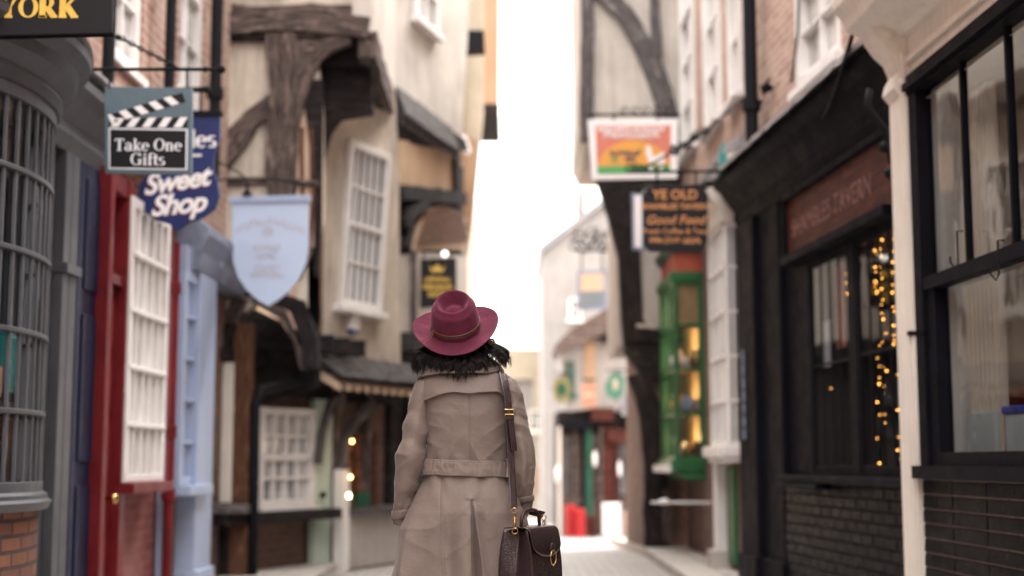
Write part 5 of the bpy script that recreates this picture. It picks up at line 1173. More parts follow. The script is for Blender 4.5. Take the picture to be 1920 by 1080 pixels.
for c0, c1, y, lab in ((1040, 1070, 700, 'iron arm over the round olive sign'), (1092, 1117, 712, 'iron arm over the square salmon board'), (1135, 1175, 694, 'iron arm over the green shield board')):
    tag(MB().tube([at(c0, y, 27), at(c1, y, 27)], .014, 5, world=True).tube([at((c0 + c1) / 2, y, 27), at((c0 + c1) / 2, y + 8, 27)], .01, 5, world=True).build('sign_bracket', M['iron']), lab, 'bracket', 'iron sign brackets')
s11 = MB(cf(26)).prism(cf(26).pts([(1168, 740), (1208, 745), (1206, 785), (1165, 778)]), -.05, 0).build('hanging_sign', M['lead']); MB(cf(26)).prism(cf(26).pts([(1173, 748), (1200, 751), (1199, 772), (1172, 770)]), 0, .01).build('panel', M['blue_d'], s11)
tag(s11, 'dull grey board below the green shield board', 'sign', 'hanging signs over the street')
# ================================================================== THE WALKER
DW = 5.2
def W(px, py, dy=0):
    p = at(px, py, DW); return Vector((p.x, DW + dy, p.z))
zpy = lambda py: at(960, py, DW).z
xpx = lambda px: at(px, 865, DW).x
def interp(tab, x):
    if x <= tab[0][0]: return tab[0][1]
    for (a, u), (b, v) in zip(tab, tab[1:]):
        if x <= b: f = (x - a) / (b - a); f = f * f * (3 - 2 * f) if False else f; return u + (v - u) * f
    return tab[-1][1]
def sm(x, a, b): x = min(1, max(0, (x - a) / (b - a))); return x * x * (3 - 2 * x)
nz = lambda x, y, z=0: noise.noise(Vector((x, y, z)))
gauss = lambda x, w: math.exp(-(x / w) ** 2)
def crease(x, y, z=0): return (1 - min(1, abs(nz(x, y, z) + .35 * nz(x * 2.3, y * 2.3, z + 4)) * 4.2)) ** 1.6
def fw(u): return (1 - abs(math.sin(u))) ** 1.7      # a crisp soft-backed fold
# torso table: py -> left px, right px, back depth, front depth
TT = [(684, 846, 906, .05, .05), (692, 832, 918, .06, .06), (699, 806, 942, .075, .075), (706, 792, 956, .085, .09), (716, 788, 961, .094, .10), (740, 790, 958, .108, .115), (780, 797, 951, .115, .14), (820, 800, 950, .110, .145), (850, 799, 950, .104, .13), (878, 797, 951, .102, .125),
      (900, 791, 958, .112, .13), (930, 778, 972, .132, .145), (960, 764, 983, .148, .155), (1000, 748, 994, .158, .165), (1040, 739, 1001, .165, .172), (1080, 732, 1006, .172, .18), (1150, 722, 1014, .18, .19), (1235, 712, 1022, .188, .20)]
TI = [[(r[0], r[i]) for r in TT] for i in (1, 2, 3, 4)]
PX0, PXB = xpx(885), 0
def torso(th, py, off=0, folds=True):
    """th = 0 towards the camera, +pi/2 to the right of the picture"""
    l, r = interp(TI[0], py), interp(TI[1], py); cx = (xpx(l) + xpx(r)) / 2; a = (xpx(r) - xpx(l)) / 2
    c, s = math.cos(th), math.sin(th); b = interp(TI[2], py) if c > 0 else interp(TI[3], py)
    e = .86; x = a * math.copysign(abs(s) ** e, s); y = -b * math.copysign(abs(c) ** e, c)
    nrm = Vector((x / (a * a), y / (b * b), 0)).normalized(); z = zpy(py)
    f = off
    if folds:
        X = cx + x
        sk = sm(py, 895, 1080)
        # general creasing of the gabardine
        f += .005 * nz(X * 7, z * 5, y * 7) + .0022 * nz(X * 22, z * 18, 3)
        if py < 868:
            up = sm(py, 700, 770)
            sx_ = X - xpx(874); sd_ = math.copysign(1, sx_); ax_ = abs(sx_)
            n1_ = nz(X * 5, z * 5, 1); n2_ = max(0, .35 + 1.3 * nz(X * 4, z * 6, 8)); n3_ = max(0, .3 + 1.4 * nz(X * 5, z * 5, 15))
            f += up * .0085 * (fw(z * 30 - ax_ * 26 + 2.4 * n1_) - .3) * sm(ax_, .04, .14) * n2_ * sm(py, 752, 790)
            f += up * .0065 * (fw(ax_ * 30 + z * 16 + 2.5 * nz(X * 6, z * 4, 5)) - .3) * sm(py, 790, 850) * n3_
            f += up * .0030 * (fw(z * 75 + sx_ * 40 + 3 * nz(X * 7, z * 7, 25)) - .3) * max(0, nz(X * 6, z * 7, 31)) * 2
            f -= .0022 * gauss(X - xpx(882), .0035) * (1 if c > 0 else 0)
            f += .004 * sm(py, 830, 862) * math.sin(X * 95 + 4 * nz(X * 9, z * 4)) * gauss(py - 862, 22) * .7
        else:
            d = py - 893
            f += .0042 * math.sin(X * 80 + 5 * nz(X * 8, 2)) * gauss(d, 26)
            # broad flowing folds of the skirt
            q = X + .10 * (z - zpy(893)) * (X - cx) / .15
            f += sk * (.020 * math.sin(q * 36 + 1.1 + 2.2 * nz(q * 5, z * 1.2)) + .010 * (fw(q * 30 + 2 * nz(q * 4, z * 1.5, 9)) - .3) + .009 * math.sin(q * 71 + 2.6 * nz(q * 4, z * 1.6, 5)))
            f += .0075 * (fw(q * 24 - z * 13 + 2.5 * nz(X * 5, z * 4, 21)) - .3) * max(0, .2 + 1.5 * nz(X * 4, z * 4, 22)) * sm(py, 905, 950) + .0045 * (fw(q * 20 + z * 30 + 3 * nz(X * 5, z * 5, 23)) - .3) * max(0, 1.6 * nz(X * 5, z * 5, 24)) + .0018 * crease(X * 9 + z * 2, z * 4.4 - X * 4, 11) * sm(py, 900, 960) * (.5 + nz(X * 4, z * 3, 2)) + .003 * math.sin(X * 60 - z * 30 + 3 * nz(X * 5, z * 5, 6)) * nz(X * 5, z * 4, 14)
            f -= .0018 * gauss(X - xpx(829) + .02 * (z - .9), .003) * (1 if c > 0 else 0)
            if c > 0:
                pw = sm(py, 936, 1075); u = X - (PX0 + .0015 * (py - 936) / 40)
                # inverted pleat: sharp left lip, dark slot, soft right side
                if py > 936:
                    w = .006 + .020 * pw
                    f -= (.006 + .050 * pw) * sm(u, -.002, .002) * (1 - sm(u, w * .35, w * 1.5 + .004))
                    f += .010 * (gauss(u, .03) if u < 0 else gauss(u - w * 1.5, .03) * sm(u, w, w * 1.6)) * sm(py, 936, 960)
                else: f += .004 * gauss(u, .02) * sm(py, 905, 936)
                f += .006 * gauss((X - PX0 + (py - 936) * .0014 + .0), .012) * gauss(py - 950, 18) + .006 * gauss((X - PX0 - (py - 936) * .0014), .012) * gauss(py - 950, 18)
    return Vector((cx + x, DW + y, z)) + nrm * f
def px2th(px, py):
    l, r = interp(TI[0], py), interp(TI[1], py); k = (px - (l + r) / 2) / ((r - l) / 2); k = max(-.999, min(.999, k)); return math.copysign(math.asin(abs(k) ** (1 / .86)), k)
def grid_mesh(name, rows, m, parent, closed=True, smooth=True, solid=0, uvs=(1, 1), sub=0):
    b = MB(); off = wloc(parent); v = []; f = []; n = len(rows[0])
    for r in rows: v += [p - off for p in r]
    for i in range(len(rows) - 1):
        for j in range(n if closed else n - 1):
            j2 = (j + 1) % n; f.append((i * n + j, i * n + j2, (i + 1) * n + j2, (i + 1) * n + j))
    me = bpy.data.meshes.new(name); me.from_pydata(v, [], f); uv = me.uv_layers.new(name='UVMap')
    L = []
    for i in range(len(rows) - 1):
        for j in range(n if closed else n - 1):
            for (ii, jj) in ((i, j), (i, j + 1), (i + 1, j + 1), (i + 1, j)): L += [jj / n * uvs[0], ii / len(rows) * uvs[1]]
    uv.data.foreach_set('uv', L)
    me.materials.append(m)
    for p in me.polygons: p.use_smooth = smooth
    o = bpy.data.objects.new(name, me); COL.objects.link(o); o.parent = parent
    if solid: s = o.modifiers.new('Solidify', 'SOLIDIFY'); s.thickness = solid; s.offset = 0
    if sub: s = o.modifiers.new('Subdivision', 'SUBSURF'); s.levels = sub; s.render_levels = sub
    return o
def join(objs, name):
    """several shells of one garment become one mesh"""
    bm = bmesh.new()
    for o in objs: bm.from_mesh(o.data)
    me = bpy.data.meshes.new(name); bm.to_mesh(me); bm.free()
    for m in objs[0].data.materials: me.materials.append(m)
    for p in me.polygons: p.use_smooth = True
    o = bpy.data.objects.new(name, me); COL.objects.link(o); o.parent = objs[0].parent
    for q in objs: bpy.data.objects.remove(q)
    return o
# materials of the figure
def cloth(name, c, weave=900, rough=.75, sheen=.25, var=.08, bump=.25, sc=3):
    m, nt, b = newmat(name); v = coords(nt); n1 = noiseN(nt, v, sc, 8, .7); col = ramp(nt, n1, cl(c, 1 - var), cl(c, 1 + var), .35, .65)
    n2 = noiseN(nt, v, 160, 4, .7); col = mixc(nt, ramp(nt, n2, (0, 0, 0), (.35, .35, .35), .4, .75), col, cl(c, .72)); nt.links.new(col, b.inputs['Base Color'])
    b.inputs['Roughness'].default_value = rough; b.inputs['Sheen Weight'].default_value = sheen; b.inputs['Sheen Roughness'].default_value = .4; b.inputs['Specular IOR Level'].default_value = .3
    p = bumpN(nt, b, noiseN(nt, v, 11, 5, .55), bump * .8, .016); p = bumpN(nt, b, noiseN(nt, v, 45, 6, .6), bump, .004, p); bumpN(nt, b, noiseN(nt, v, weave, 2, .5), .25, .0006, p); return m
M['coat'] = cloth('taupe gabardine', (.185, .141, .123), rough=.6, sheen=.12, bump=.5)
M['felt'] = cloth('burgundy felt', (.088, .0105, .028), weave=500, rough=.95, sheen=.55, var=.22, bump=.5, sc=14)
M['felt'].node_tree.nodes['Principled BSDF'].inputs['Sheen Tint'].default_value = (.38, .16, .24, 1)
M['skin'] = paint('skin', (.42, .24, .17), .5, .06, 6, .1); M['skin'].node_tree.nodes['Principled BSDF'].inputs['Subsurface Weight'].default_value = .08
m_, nt_, b_ = newmat('dark hair'); ob_ = coords(nt_); nt_.links.new(ramp(nt_, noiseN(nt_, ob_, 60, 3), (.005, .004, .004), (.022, .015, .013)), b_.inputs['Base Color']); b_.inputs['Roughness'].default_value = .42; b_.inputs['Specular IOR Level'].default_value = .35; M['hair'] = m_
def croc(name, c):
    m, nt, b = newmat(name); v = coords(nt, sc=(1, 1, 1)); vo = N(nt, 'ShaderNodeTexVoronoi'); vo.feature = 'DISTANCE_TO_EDGE'; mp = N(nt, 'ShaderNodeMapping'); mp.inputs['Scale'].default_value = (70, 70, 150)
    nt.links.new(v, mp.inputs[0]); nt.links.new(mp.outputs[0], vo.inputs['Vector']); vo.inputs['Scale'].default_value = 1; vo.inputs['Randomness'].default_value = .55
    e = ramp(nt, vo.outputs['Distance'], (0, 0, 0), (1, 1, 1), .0, .22); nt.links.new(mixc(nt, e, cl(c, .6), c), b.inputs['Base Color']); b.inputs['Roughness'].default_value = .27
    b.inputs['Coat Weight'].default_value = .35; b.inputs['Coat Roughness'].default_value = .15
    p = bumpN(nt, b, e, .45, .0012); bumpN(nt, b, noiseN(nt, v, 30, 3), .2, .004, p); return m
M['croc'] = croc('oxblood embossed leather', (.024, .009, .0105)); M['leather'] = paint('dark brown leather', (.035, .016, .014), .4, .2, 20)
M['cord'] = paint('brown leather cord', (.09, .035, .02), .6, .2, 30)
M['boot'] = paint('black leather', (.018, .015, .015), .35, .2, 12); M['tights'] = cloth('dark trousers', (.02, .02, .026))

cxw = (xpx(868))
person = thing('person', 'person seen from behind in taupe belted trench coat and burgundy felt hat', 'person', (cxw, DW, 0))
# ---- body: one skinned surface
def skinned(name, V, E, m, parent, sub=2, root=0):
    off = wloc(parent); me = bpy.data.meshes.new(name); me.from_pydata([Vector(v[:3]) - off for v in V], E, [])
    o = bpy.data.objects.new(name, me); COL.objects.link(o); o.parent = parent; me.materials.append(m)
    sk = o.modifiers.new('Skin', 'SKIN'); me.skin_vertices[0].data[root].use_root = True
    for i, v in enumerate(V): r = v[3]; me.skin_vertices[0].data[i].radius = (r, v[4] if len(v) > 4 else r)
    sk.use_smooth_shade = True; s = o.modifiers.new('Subdivision', 'SUBSURF'); s.levels = sub; s.render_levels = sub
    return o
V = []; E = []
def jv(p, r, par=None, r2=None):
    V.append((p[0], p[1], p[2], r, r2 or r)); i = len(V) - 1
    if par is not None: E.append((par, i))
    return i
X0 = cxw
pel = jv((X0, DW, .88), .10); sp = jv((X0, DW, 1.02), .085, pel); ch = jv((X0, DW + .01, 1.20), .095, sp); ub = jv((X0, DW + .01, 1.33), .075, ch); nk = jv((X0, DW, 1.40), .045, ub); n2 = jv((X0 - .006, DW - .012, 1.455), .045, nk)
hd = jv((X0 - .012, DW - .02, 1.54), .078, n2, .082); cr = jv((X0 - .016, DW - .035, 1.605), .07, hd)
cn_ = jv((X0 - .012, DW + .055, 1.525), .038, hd); fc = jv((X0 - .014, DW + .045, 1.585), .052, hd); ns = jv((X0 - .014, DW + .108, 1.580), .012, fc)
for sg in (-1, 1):
    ear = jv((X0 - .012 + sg * .083, DW - .01, 1.55), .014, hd)
    sh = jv((X0 + sg * .125, DW, 1.365), .05, ub)
    if sg < 0: path = [(778, 800, -.01, .042), (771, 868, -.02, .036), (758, 940, .02, .028)]; wr_ = (757, 968, .03, .022)
    else: path = [(968, 800, -.01, .042), (976, 868, -.02, .036), (984, 930, .0, .028)]; wr_ = (984, 958, .01, .022)
    p_ = sh
    for a, b, c, r in path: q = W(a, b, c); p_ = jv(q, r, p_)
    q = W(*wr_[:3]); wv = jv(q, wr_[3], p_); inn = Vector((-sg * .35, .25, -1)).normalized()
    pm_ = q + inn * .055; pv = jv(pm_, .026, wv, .016)
    side = Vector((0, 1, .2)).normalized()
    for k in range(4):
        o1 = pm_ + side * (k - 1.5) * .019 + inn * .03; f1 = jv(o1, .0095, pv); L_ = (.030, .036, .033, .025)[k]
        f2 = jv(o1 + inn * L_ + Vector((-sg * .006, 0, 0)), .0085, f1); jv(o1 + inn * L_ * 1.8 + Vector((-sg * .018, 0, 0)), .0075, f2)
    t1 = jv(q + inn * .03 + side * .032, .011, wv); t2 = jv(q + inn * .058 + side * .045, .010, t1); jv(q + inn * .082 + side * .045, .0085, t2)
    hp = jv((X0 + sg * .085, DW, .80), .085, pel); kn = jv((X0 + sg * .085, DW + .015 + sg * .03, .46), .055, hp); cf_ = jv((X0 + sg * .085, DW - .01 + sg * .05, .32), .052, kn); an_ = jv((X0 + sg * .085, DW - .01 + sg * .06, .10), .034, cf_)
    toe = jv((X0 + sg * .095, DW + .10 + sg * .06, .05), .03, an_)
body = skinned('body', V, E, M['skin'], person)
for sg in (-1, 1):
    MB().ball(Vector((X0 - .014 + sg * .03, DW + .083, 1.595)), .011, 12).build('eye', M['signwhite'], body, smooth=True)
MB().tube([(X0 - .034, DW + .088, 1.548), (X0 - .014, DW + .096, 1.546), (X0 + .006, DW + .088, 1.548)], [.003, .006, .003], 8, world=True).build('mouth', M['salmon'], body, smooth=True)
for sg in (-1, 1):
    x = X0 + sg * .085; y = DW + sg * .06
    rows = []
    for z, rx, ry, oy in ((.42, .062, .064, -.02 - sg * .015), (.34, .062, .066, -.015), (.22, .050, .056, -.012), (.12, .044, .054, 0), (.09, .046, .085, .03), (.055, .047, .125, .055), (.02, .046, .13, .058), (.0, .043, .127, .058)):
        rows.append([Vector((x + sg * .004 + rx * math.sin(t), y + oy + ry * -math.cos(t), z)) for t in [2 * math.pi * k / 32 for k in range(32)]])
    rows.append([Vector((x, y + .058, 0.001))] * 32)
    grid_mesh('boot', rows, M['boot'], person)
    rows = []
    for z, r, oy in ((.95, .088, 0), (.80, .088, 0), (.6, .072, .01), (.46, .062, .01), (.40, .060, 0)):
        rows.append([Vector((x + r * math.sin(t), DW + oy + sg * .045 * (1 - (z - .4) / .55) - r * math.cos(t), z)) for t in [2 * math.pi * k / 28 for k in range(28)]])
    grid_mesh('trouser_leg', rows, M['tights'], person)
# ---- coat
NT = 640; ths = []
for k in range(NT): q_ = -1 + 2 * k / NT; ths.append(math.pi * math.copysign(abs(q_) ** 1.45, q_))
rows = []
pys = [684 + (1235 - 684) * k / 260 for k in range(261)]
for py in pys: rows.append([torso(th, py) for th in ths])
t_o = grid_mesh('torso', rows, M['coat'], person)
def sleeve(path, sg):
    """path of (px, py, dy, rx, ry)"""
    P_ = []; n = 150; m = len(path) - 1
    def at_(f):
        f = f * m; i = min(m - 1, int(f)); u = f - i; p0 = path[max(0, i - 1)]; p1 = path[i]; p2 = path[i + 1]; p3 = path[min(m, i + 2)]
        return [.5 * (2 * b + (c - a) * u + (2 * a - 5 * b + 4 * c - d) * u * u + (3 * b - a - 3 * c + d) * u ** 3) for a, b, c, d in zip(p0, p1, p2, p3)]
    rows = []; C = [at_(k / n) for k in range(n + 1)]
    for k in range(n + 1):
        c = C[k]; a, b = C[max(0, k - 1)], C[min(n, k + 1)]; q = W(*c[:3]); T = (W(*b[:3]) - W(*a[:3])).normalized()
        U = (Vector((0, -1, 0)) - T * T.dot(Vector((0, -1, 0)))).normalized(); Vv = T.cross(U)
        if Vv.x < 0: Vv = -Vv
        f = k / n; row = []
        for j in range(72):
            an = 2 * math.pi * j / 72; d = U * math.cos(an) + Vv * math.sin(an); s = q + d * .05
            el = gauss(f - .52, .16); lo = sm(f, .55, .9); s3 = Vector((s.x, s.y, s.z))
            fo = .003 * nz(s.x * 14, s.z * 9, s.y * 14)
            diag = s.z * 15 + sg * s.x * 9 + 3 * nz(s.x * 6, s.z * 4, 5)
            fo += (.0014 + .0030 * el + .002 * lo) * crease(s.x * 5 + sg * 3, diag * .7, s.y * 6) * (1 if f > .06 else 0)
            fo += (.0030 + .0050 * el) * math.sin(diag * 3.6 + 2 * nz(s.x * 12, s.z * 6, s.y * 9)) * sm(f, .1, .3) * (.5 + .5 * nz(s.z * 8, s.x * 8, 2))
            fo += (.0050 + .0070 * el + .004 * lo) * (fw(diag * 1.9 + 2.6 * nz(s.x * 7, s.z * 6, s.y * 8 + 3)) - .3) * max(0, .35 + 1.2 * nz(s.z * 8, s.y * 9, s.x * 6)) * sm(f, .08, .25)
            fo += .0040 * (fw(s.z * 34 - sg * s.x * 20 + s.y * 12 + 3 * nz(s.x * 8, s.z * 8, 33)) - .3) * max(0, 1.5 * nz(s.z * 9, s.x * 9, s.y * 9 + 7))
            fo += .0018 * crease(s.x * 11, s.z * 13 + sg * s.x * 8, s.y * 11 + 9)
            row.append(q + (U * math.cos(an) * c[4] + Vv * math.sin(an) * c[3] * .95) / 513 + d * fo * sm(f, 0, .06))
        rows.append(row)
    # turn the end of the cuff inwards
    c = W(*C[-1][:3]); rows.append([c + (p - c) * .86 + Vector((0, 0, .004)) for p in rows[-1]]); a_ = W(*C[-6][:3]); rows.append([a_ + (p - c) * .8 for p in rows[n]])
    c0 = W(*C[0][:3]); rows.insert(0, [c0 + (p - c0) * .02 for p in rows[0]])
    return rows, C
LS = [(803, 714, 0, 11, 26), (797, 724, 0, 18, 33), (791, 744, 0, 20.5, 37), (783, 790, -.005, 24, 38), (773, 848, -.02, 28, 38), (768, 878, -.02, 27, 36), (762, 915, .0, 23, 32), (756, 950, .02, 19, 28), (752, 982, .03, 16, 24)]
RS = [(949, 713, 0, 11, 26), (955, 724, 0, 17, 33), (962, 746, 0, 19.5, 37), (969, 795, -.005, 22, 38), (977, 845, -.02, 25, 38), (979, 878, -.02, 24, 36), (981, 905, -.01, 20, 32), (983, 930, .0, 16, 27), (985, 950, .01, 14, 24)]
r1_, C1 = sleeve(LS, -1); r2_, C2 = sleeve(RS, 1)
coat = join([t_o, grid_mesh('s1', r1_, M['coat'], person), grid_mesh('s2', r2_, M['coat'], person)], 'coat')
# storm flap
E_ = [(794, 757), (805, 752), (820, 746), (832, 742), (844, 739), (855, 738), (868, 739.5), (882, 741), (896, 739), (909, 738), (929, 737), (934, 739), (938, 743), (943, 750), (948, 758)]
rows = []
for i in range(31):
    v = i / 30; row = []
    for j in range(81):
        px = 794 + (948 - 794) * j / 80; pe = interp(E_, px); ptop = 697 + 6 * abs((px - 871) / 77) ** 2; py = ptop + (pe - ptop) * v
        row.append(torso(px2th(px, py), py, .006 + .009 * v ** 2 + .0015 * nz(px * .05, py * .05), folds=False))
    rows.append(row)
grid_mesh('storm_flap', rows, M['coat'], coat, closed=False, solid=.003)
# belt
rows = []
for i in range(13):
    v = i / 12; py = 863 + 29 * v; ed = .0015 * (1 if i in (1, 11) else 0)
    rows.append([torso(th, py + 2.5 * math.sin(th) + 1.6 * nz(th * 2.3, 1), .0115 + .0025 * nz(th * 5, v * 2) + .002 * nz(th * 14, v * 3, 5) - .003 * abs(v - .5) * 2 - ed, folds=False) for th in ths])
belt = grid_mesh('belt', rows, M['coat'], coat, solid=.003)
for px in (830, 945):
    b = MB(); pts = [torso(px2th(px, y), y, o, False) for y, o in ((860, .004), (861, .018), (878, .021), (894, .018), (896, .004))]
    wv_ = Vector((.006, 0, 0)); 
    for k in range(4): b.poly([pts[k] - wv_, pts[k] + wv_, pts[k + 1] + wv_, pts[k + 1] - wv_])
    if px == 945: 
        lo = b.build('belt_loop', M['coat'], coat); sd = lo.modifiers.new('Solidify', 'SOLIDIFY'); sd.thickness = .002
# collar
rows = []
for i in range(15):
    v = i / 14; row = []
    for j in range(120):
        th = -math.pi + 2 * math.pi * j / 120; c, s = math.cos(th), math.sin(th)
        cx = xpx(872 + (863 - 872) * v); a = .055 + (.158 - .055) * v ** .8; bb = (.058 + (.118 - .058) * v ** .9)
        py = 671 + (703 - 671) * v ** 1.15 + v * (9 * s * -1 if s < 0 else -8 * s) * abs(s) ** 3
        zz = zpy(py) + .010 * math.sin(math.pi * v) + .004 * v * nz(th * 2, 1)
        row.append(Vector((cx + a * s, DW - bb * c * (1 if c > 0 else .9), zz)))
    rows.append(row)
rows.insert(0, [p + Vector((0, 0, -.03)) + (Vector((xpx(872), DW, 0)) - Vector((p.x, p.y, 0))) * .12 for p in rows[0]])
grid_mesh('collar', rows, M['coat'], coat, solid=.004)
# cuff straps
for C, k0, sg in ((C1, 134, -1), (C2, 132, 1)):
    rows = []
    for kk in (0, 1, 2, 3):
        c = C[min(150, k0 + kk * 3)]; q = W(*c[:3]); g_ = 1.14
        rows.append([q + Vector((math.sin(t) * c[3] / 513 * g_ + .002 * nz(t, kk), -math.cos(t) * c[4] / 513 * g_, .006 * math.sin(t) + .003 * nz(t * 2, 7))) for t in [2 * math.pi * j / 48 for j in range(48)]])
    grid_mesh('cuff_strap', rows, M['coat'], coat, solid=.003)

# ---- hat
HC = W(856, 620, -.01); HM = Matrix.Translation(HC) @ Matrix.Rotation(R(-6.5), 4, 'Y') @ Matrix.Rotation(R(36), 4, 'X')
NP = 128
def hp_(x, y, z): return HM @ Vector((x, y, z))
rows = []
def crown_r(h):  # h 0..1
    return .0885 - .014 * h ** 1.3 - .010 * sm(h, .82, 1) * 1.0
R1 = .159
ring = lambda f: [hp_(*f(2 * math.pi * k / NP)) for k in range(NP)]
def brim(v, under=0):
    def f(t):
        s, c = math.sin(t), math.cos(t); r = .089 + (R1 - .089) * v; 
        z = .034 * abs(s) ** 2.2 * v ** 2 - .004 * v * (c * c) + .003 * nz(s * 2, c * 2, v) - under + .008 * (1 - v) ** 3
        return (r * s, r * c * (1.10 - .03 * v), z)
    return f
for k in range(15): rows.append(ring(brim(1 - k / 14, 0)))
H = .106
def crown(h):
    def f(t):
        s, c = math.sin(t), math.cos(t); r = crown_r(h); 
        z = .008 + H * h + .010 * h * c + .0
        pin = 1 - .07 * h * gauss(t - .7, .35) - .07 * h * gauss(t - 5.58, .35)   # front pinches
        return (r * s * pin, r * c * 1.13 * pin, z)
    return f
for k in range(1, 22): rows.append(ring(crown(k / 21)))
def topd(v):  # 0 rim .. 1 centre: teardrop dent
    def f(t):
        s, c = math.sin(t), math.cos(t); r = crown_r(1) * (1 - v)
        dent = -.034 * sm(v, .10, .48) + .012 * sm(v, .5, 1.0) * 1 + .006 * math.sin(math.pi * min(1, v / .16)) * (v < .16)
        return (r * s, r * c * 1.13, .008 + H + .010 * c * (1 - v) + dent)
    return f
for k in range(1, 25): rows.append(ring(topd(k / 24.01)))
hat = grid_mesh('hat', rows, M['felt'], person, solid=0)
s = hat.modifiers.new('Solidify', 'SOLIDIFY'); s.thickness = .0035; s.offset = -1
s = hat.modifiers.new('Subdivision', 'SUBSURF'); s.levels = 1; s.render_levels = 1
bd = MB()
for dz, r in ((.018, .0028), (.0265, .0028), (.0225, .0022)):
    bd.tube([hp_(crown_r(.1) * 1.02 * math.sin(t), crown_r(.1) * 1.02 * 1.13 * math.cos(t), .008 + dz) for t in [2 * math.pi * k / 72 for k in range(73)]], r, 6, world=True, cap=False)
rows = [[hp_(crown_r(.1) * 1.012 * math.sin(t), crown_r(.1) * 1.012 * 1.13 * math.cos(t), .008 + z) for t in [2 * math.pi * k / 72 for k in range(72)]] for z in (.014, .03)]
grid_mesh('hat_ribbon', rows, M['cord'], hat, solid=.002)
kn_ = hp_(-.082, -.042, .034); bd.ball(kn_, .006, 10)
bd.tube([kn_, W(812, 628, -.115), W(806, 640, -.13), W(796, 646, -.135), W(786, 648, -.13)], .0014, 6, world=True)
bd.tube([kn_, W(815, 630, -.118), W(811, 641, -.135), W(803, 650, -.14)], .0014, 6, world=True)
bd.tube([kn_, kn_ + Vector((-.006, -.004, .012)), kn_ + Vector((.004, -.004, .016)), kn_ + Vector((.012, -.004, .004)), kn_], .0013, 5, world=True)
bd.build('hat_cord', M['cord'], hat, smooth=True)

# ---- hair
rh = random.Random(11); hb = MB(); hv = []; hf = []
HX = Vector((xpx(862), DW + .002, 0)); off = wloc(person)
HI = HM.inverted()
def under_brim(p):
    q = HI @ p; r = math.hypot(q.x, q.y / 1.08)
    if .080 < r < R1 + .004:
        s_, c_ = q.x / r, q.y / 1.08 / r; v = min(1, max(0, (r - .089) / (R1 - .089))); zb = .034 * abs(s_) ** 2.2 * v ** 2 - .004 * v * c_ * c_ - .010
        if q.z > zb: q.z = zb; return HM @ q
    return p
def strand(pts, r0):
    pts = [under_brim(p) for p in pts]
    base = len(hv); n = len(pts)
    for k, p in enumerate(pts):
        T = (pts[min(n - 1, k + 1)] - pts[max(0, k - 1)]).normalized(); A_ = T.orthogonal().normalized(); B_ = T.cross(A_); r = r0 * (1 - .85 * (k / (n - 1)) ** 2)
        for j in range(3): a = j * 2.094; hv.append(p + A_ * math.cos(a) * r + B_ * math.sin(a) * r - off)
    for k in range(n - 1):
        for j in range(3): j2 = (j + 1) % 3; hf.append((base + k * 3 + j, base + k * 3 + j2, base + k * 3 + 3 + j2, base + k * 3 + 3 + j))
for c in range(270):
    ph = rh.uniform(-2.3, 2.3) if c % 3 else rh.gauss(0, .9); layer = rh.random()
    sp_, cp_ = math.sin(ph), math.cos(ph); side = abs(sp_)
    z0 = zpy(636 + 20 * max(-.4, cp_) + rh.uniform(-4, 6)); z1 = zpy(697 + 13 * gauss(ph - .05, .5) * (cp_ > 0) - 1 * side ** 2 - (12 if sp_ > .75 else 0) + rh.choice((-12, -5, 0, 0, 5)) + rh.uniform(-5, 4) - 10 * (layer < .25))
    r0 = .078 + .010 * layer; r1 = .118 + .022 * side ** 2 + .016 * layer + rh.uniform(-.010, .006) + (.012 if sp_ < -.8 else .018 if sp_ > .8 else 0)
    w1, w2 = rh.uniform(0, 6.3), rh.uniform(0, 6.3); wa = rh.uniform(.003, .011); wt = rh.uniform(.06, .20); flick = rh.choice((-1, -1, -1, 1)) * rh.uniform(.0, .014); tw = rh.uniform(-.28, .28); wd = rh.uniform(.004, .009)
    for s_i in range(34 if cp_ > -.3 else 10):
        o1, o2 = rh.gauss(0, 1), rh.gauss(0, 1); L = rh.uniform(.93, 1.03); pts = []; st_ = rh.random() < .04
        for k in range(14):
            t = k / 13 * L; nar = 1.5 - 1.3 * t ** 3 + (1.2 * t if st_ else 0)
            rad = r0 + (r1 - r0) * sm(t, 0, .7) + flick * sm(t, .55, 1.1) + wa * math.sin(t * 4.2 + w1) * t + o1 * wd * .45 * nar
            pa_ = ph + tw * t * .6 + wt * math.sin(t * 3.6 + w2) * t + o2 * wd * 3.4 * nar
            z = z0 + (z1 - z0) * t ** 1.05 + .004 * flick / .02 * sm(t, .7, 1)
            pts.append(Vector((HX.x + rad * math.sin(pa_) * 1.02, HX.y - rad * math.cos(pa_) * .96, z)))
        strand(pts, rh.uniform(.00035, .0008))
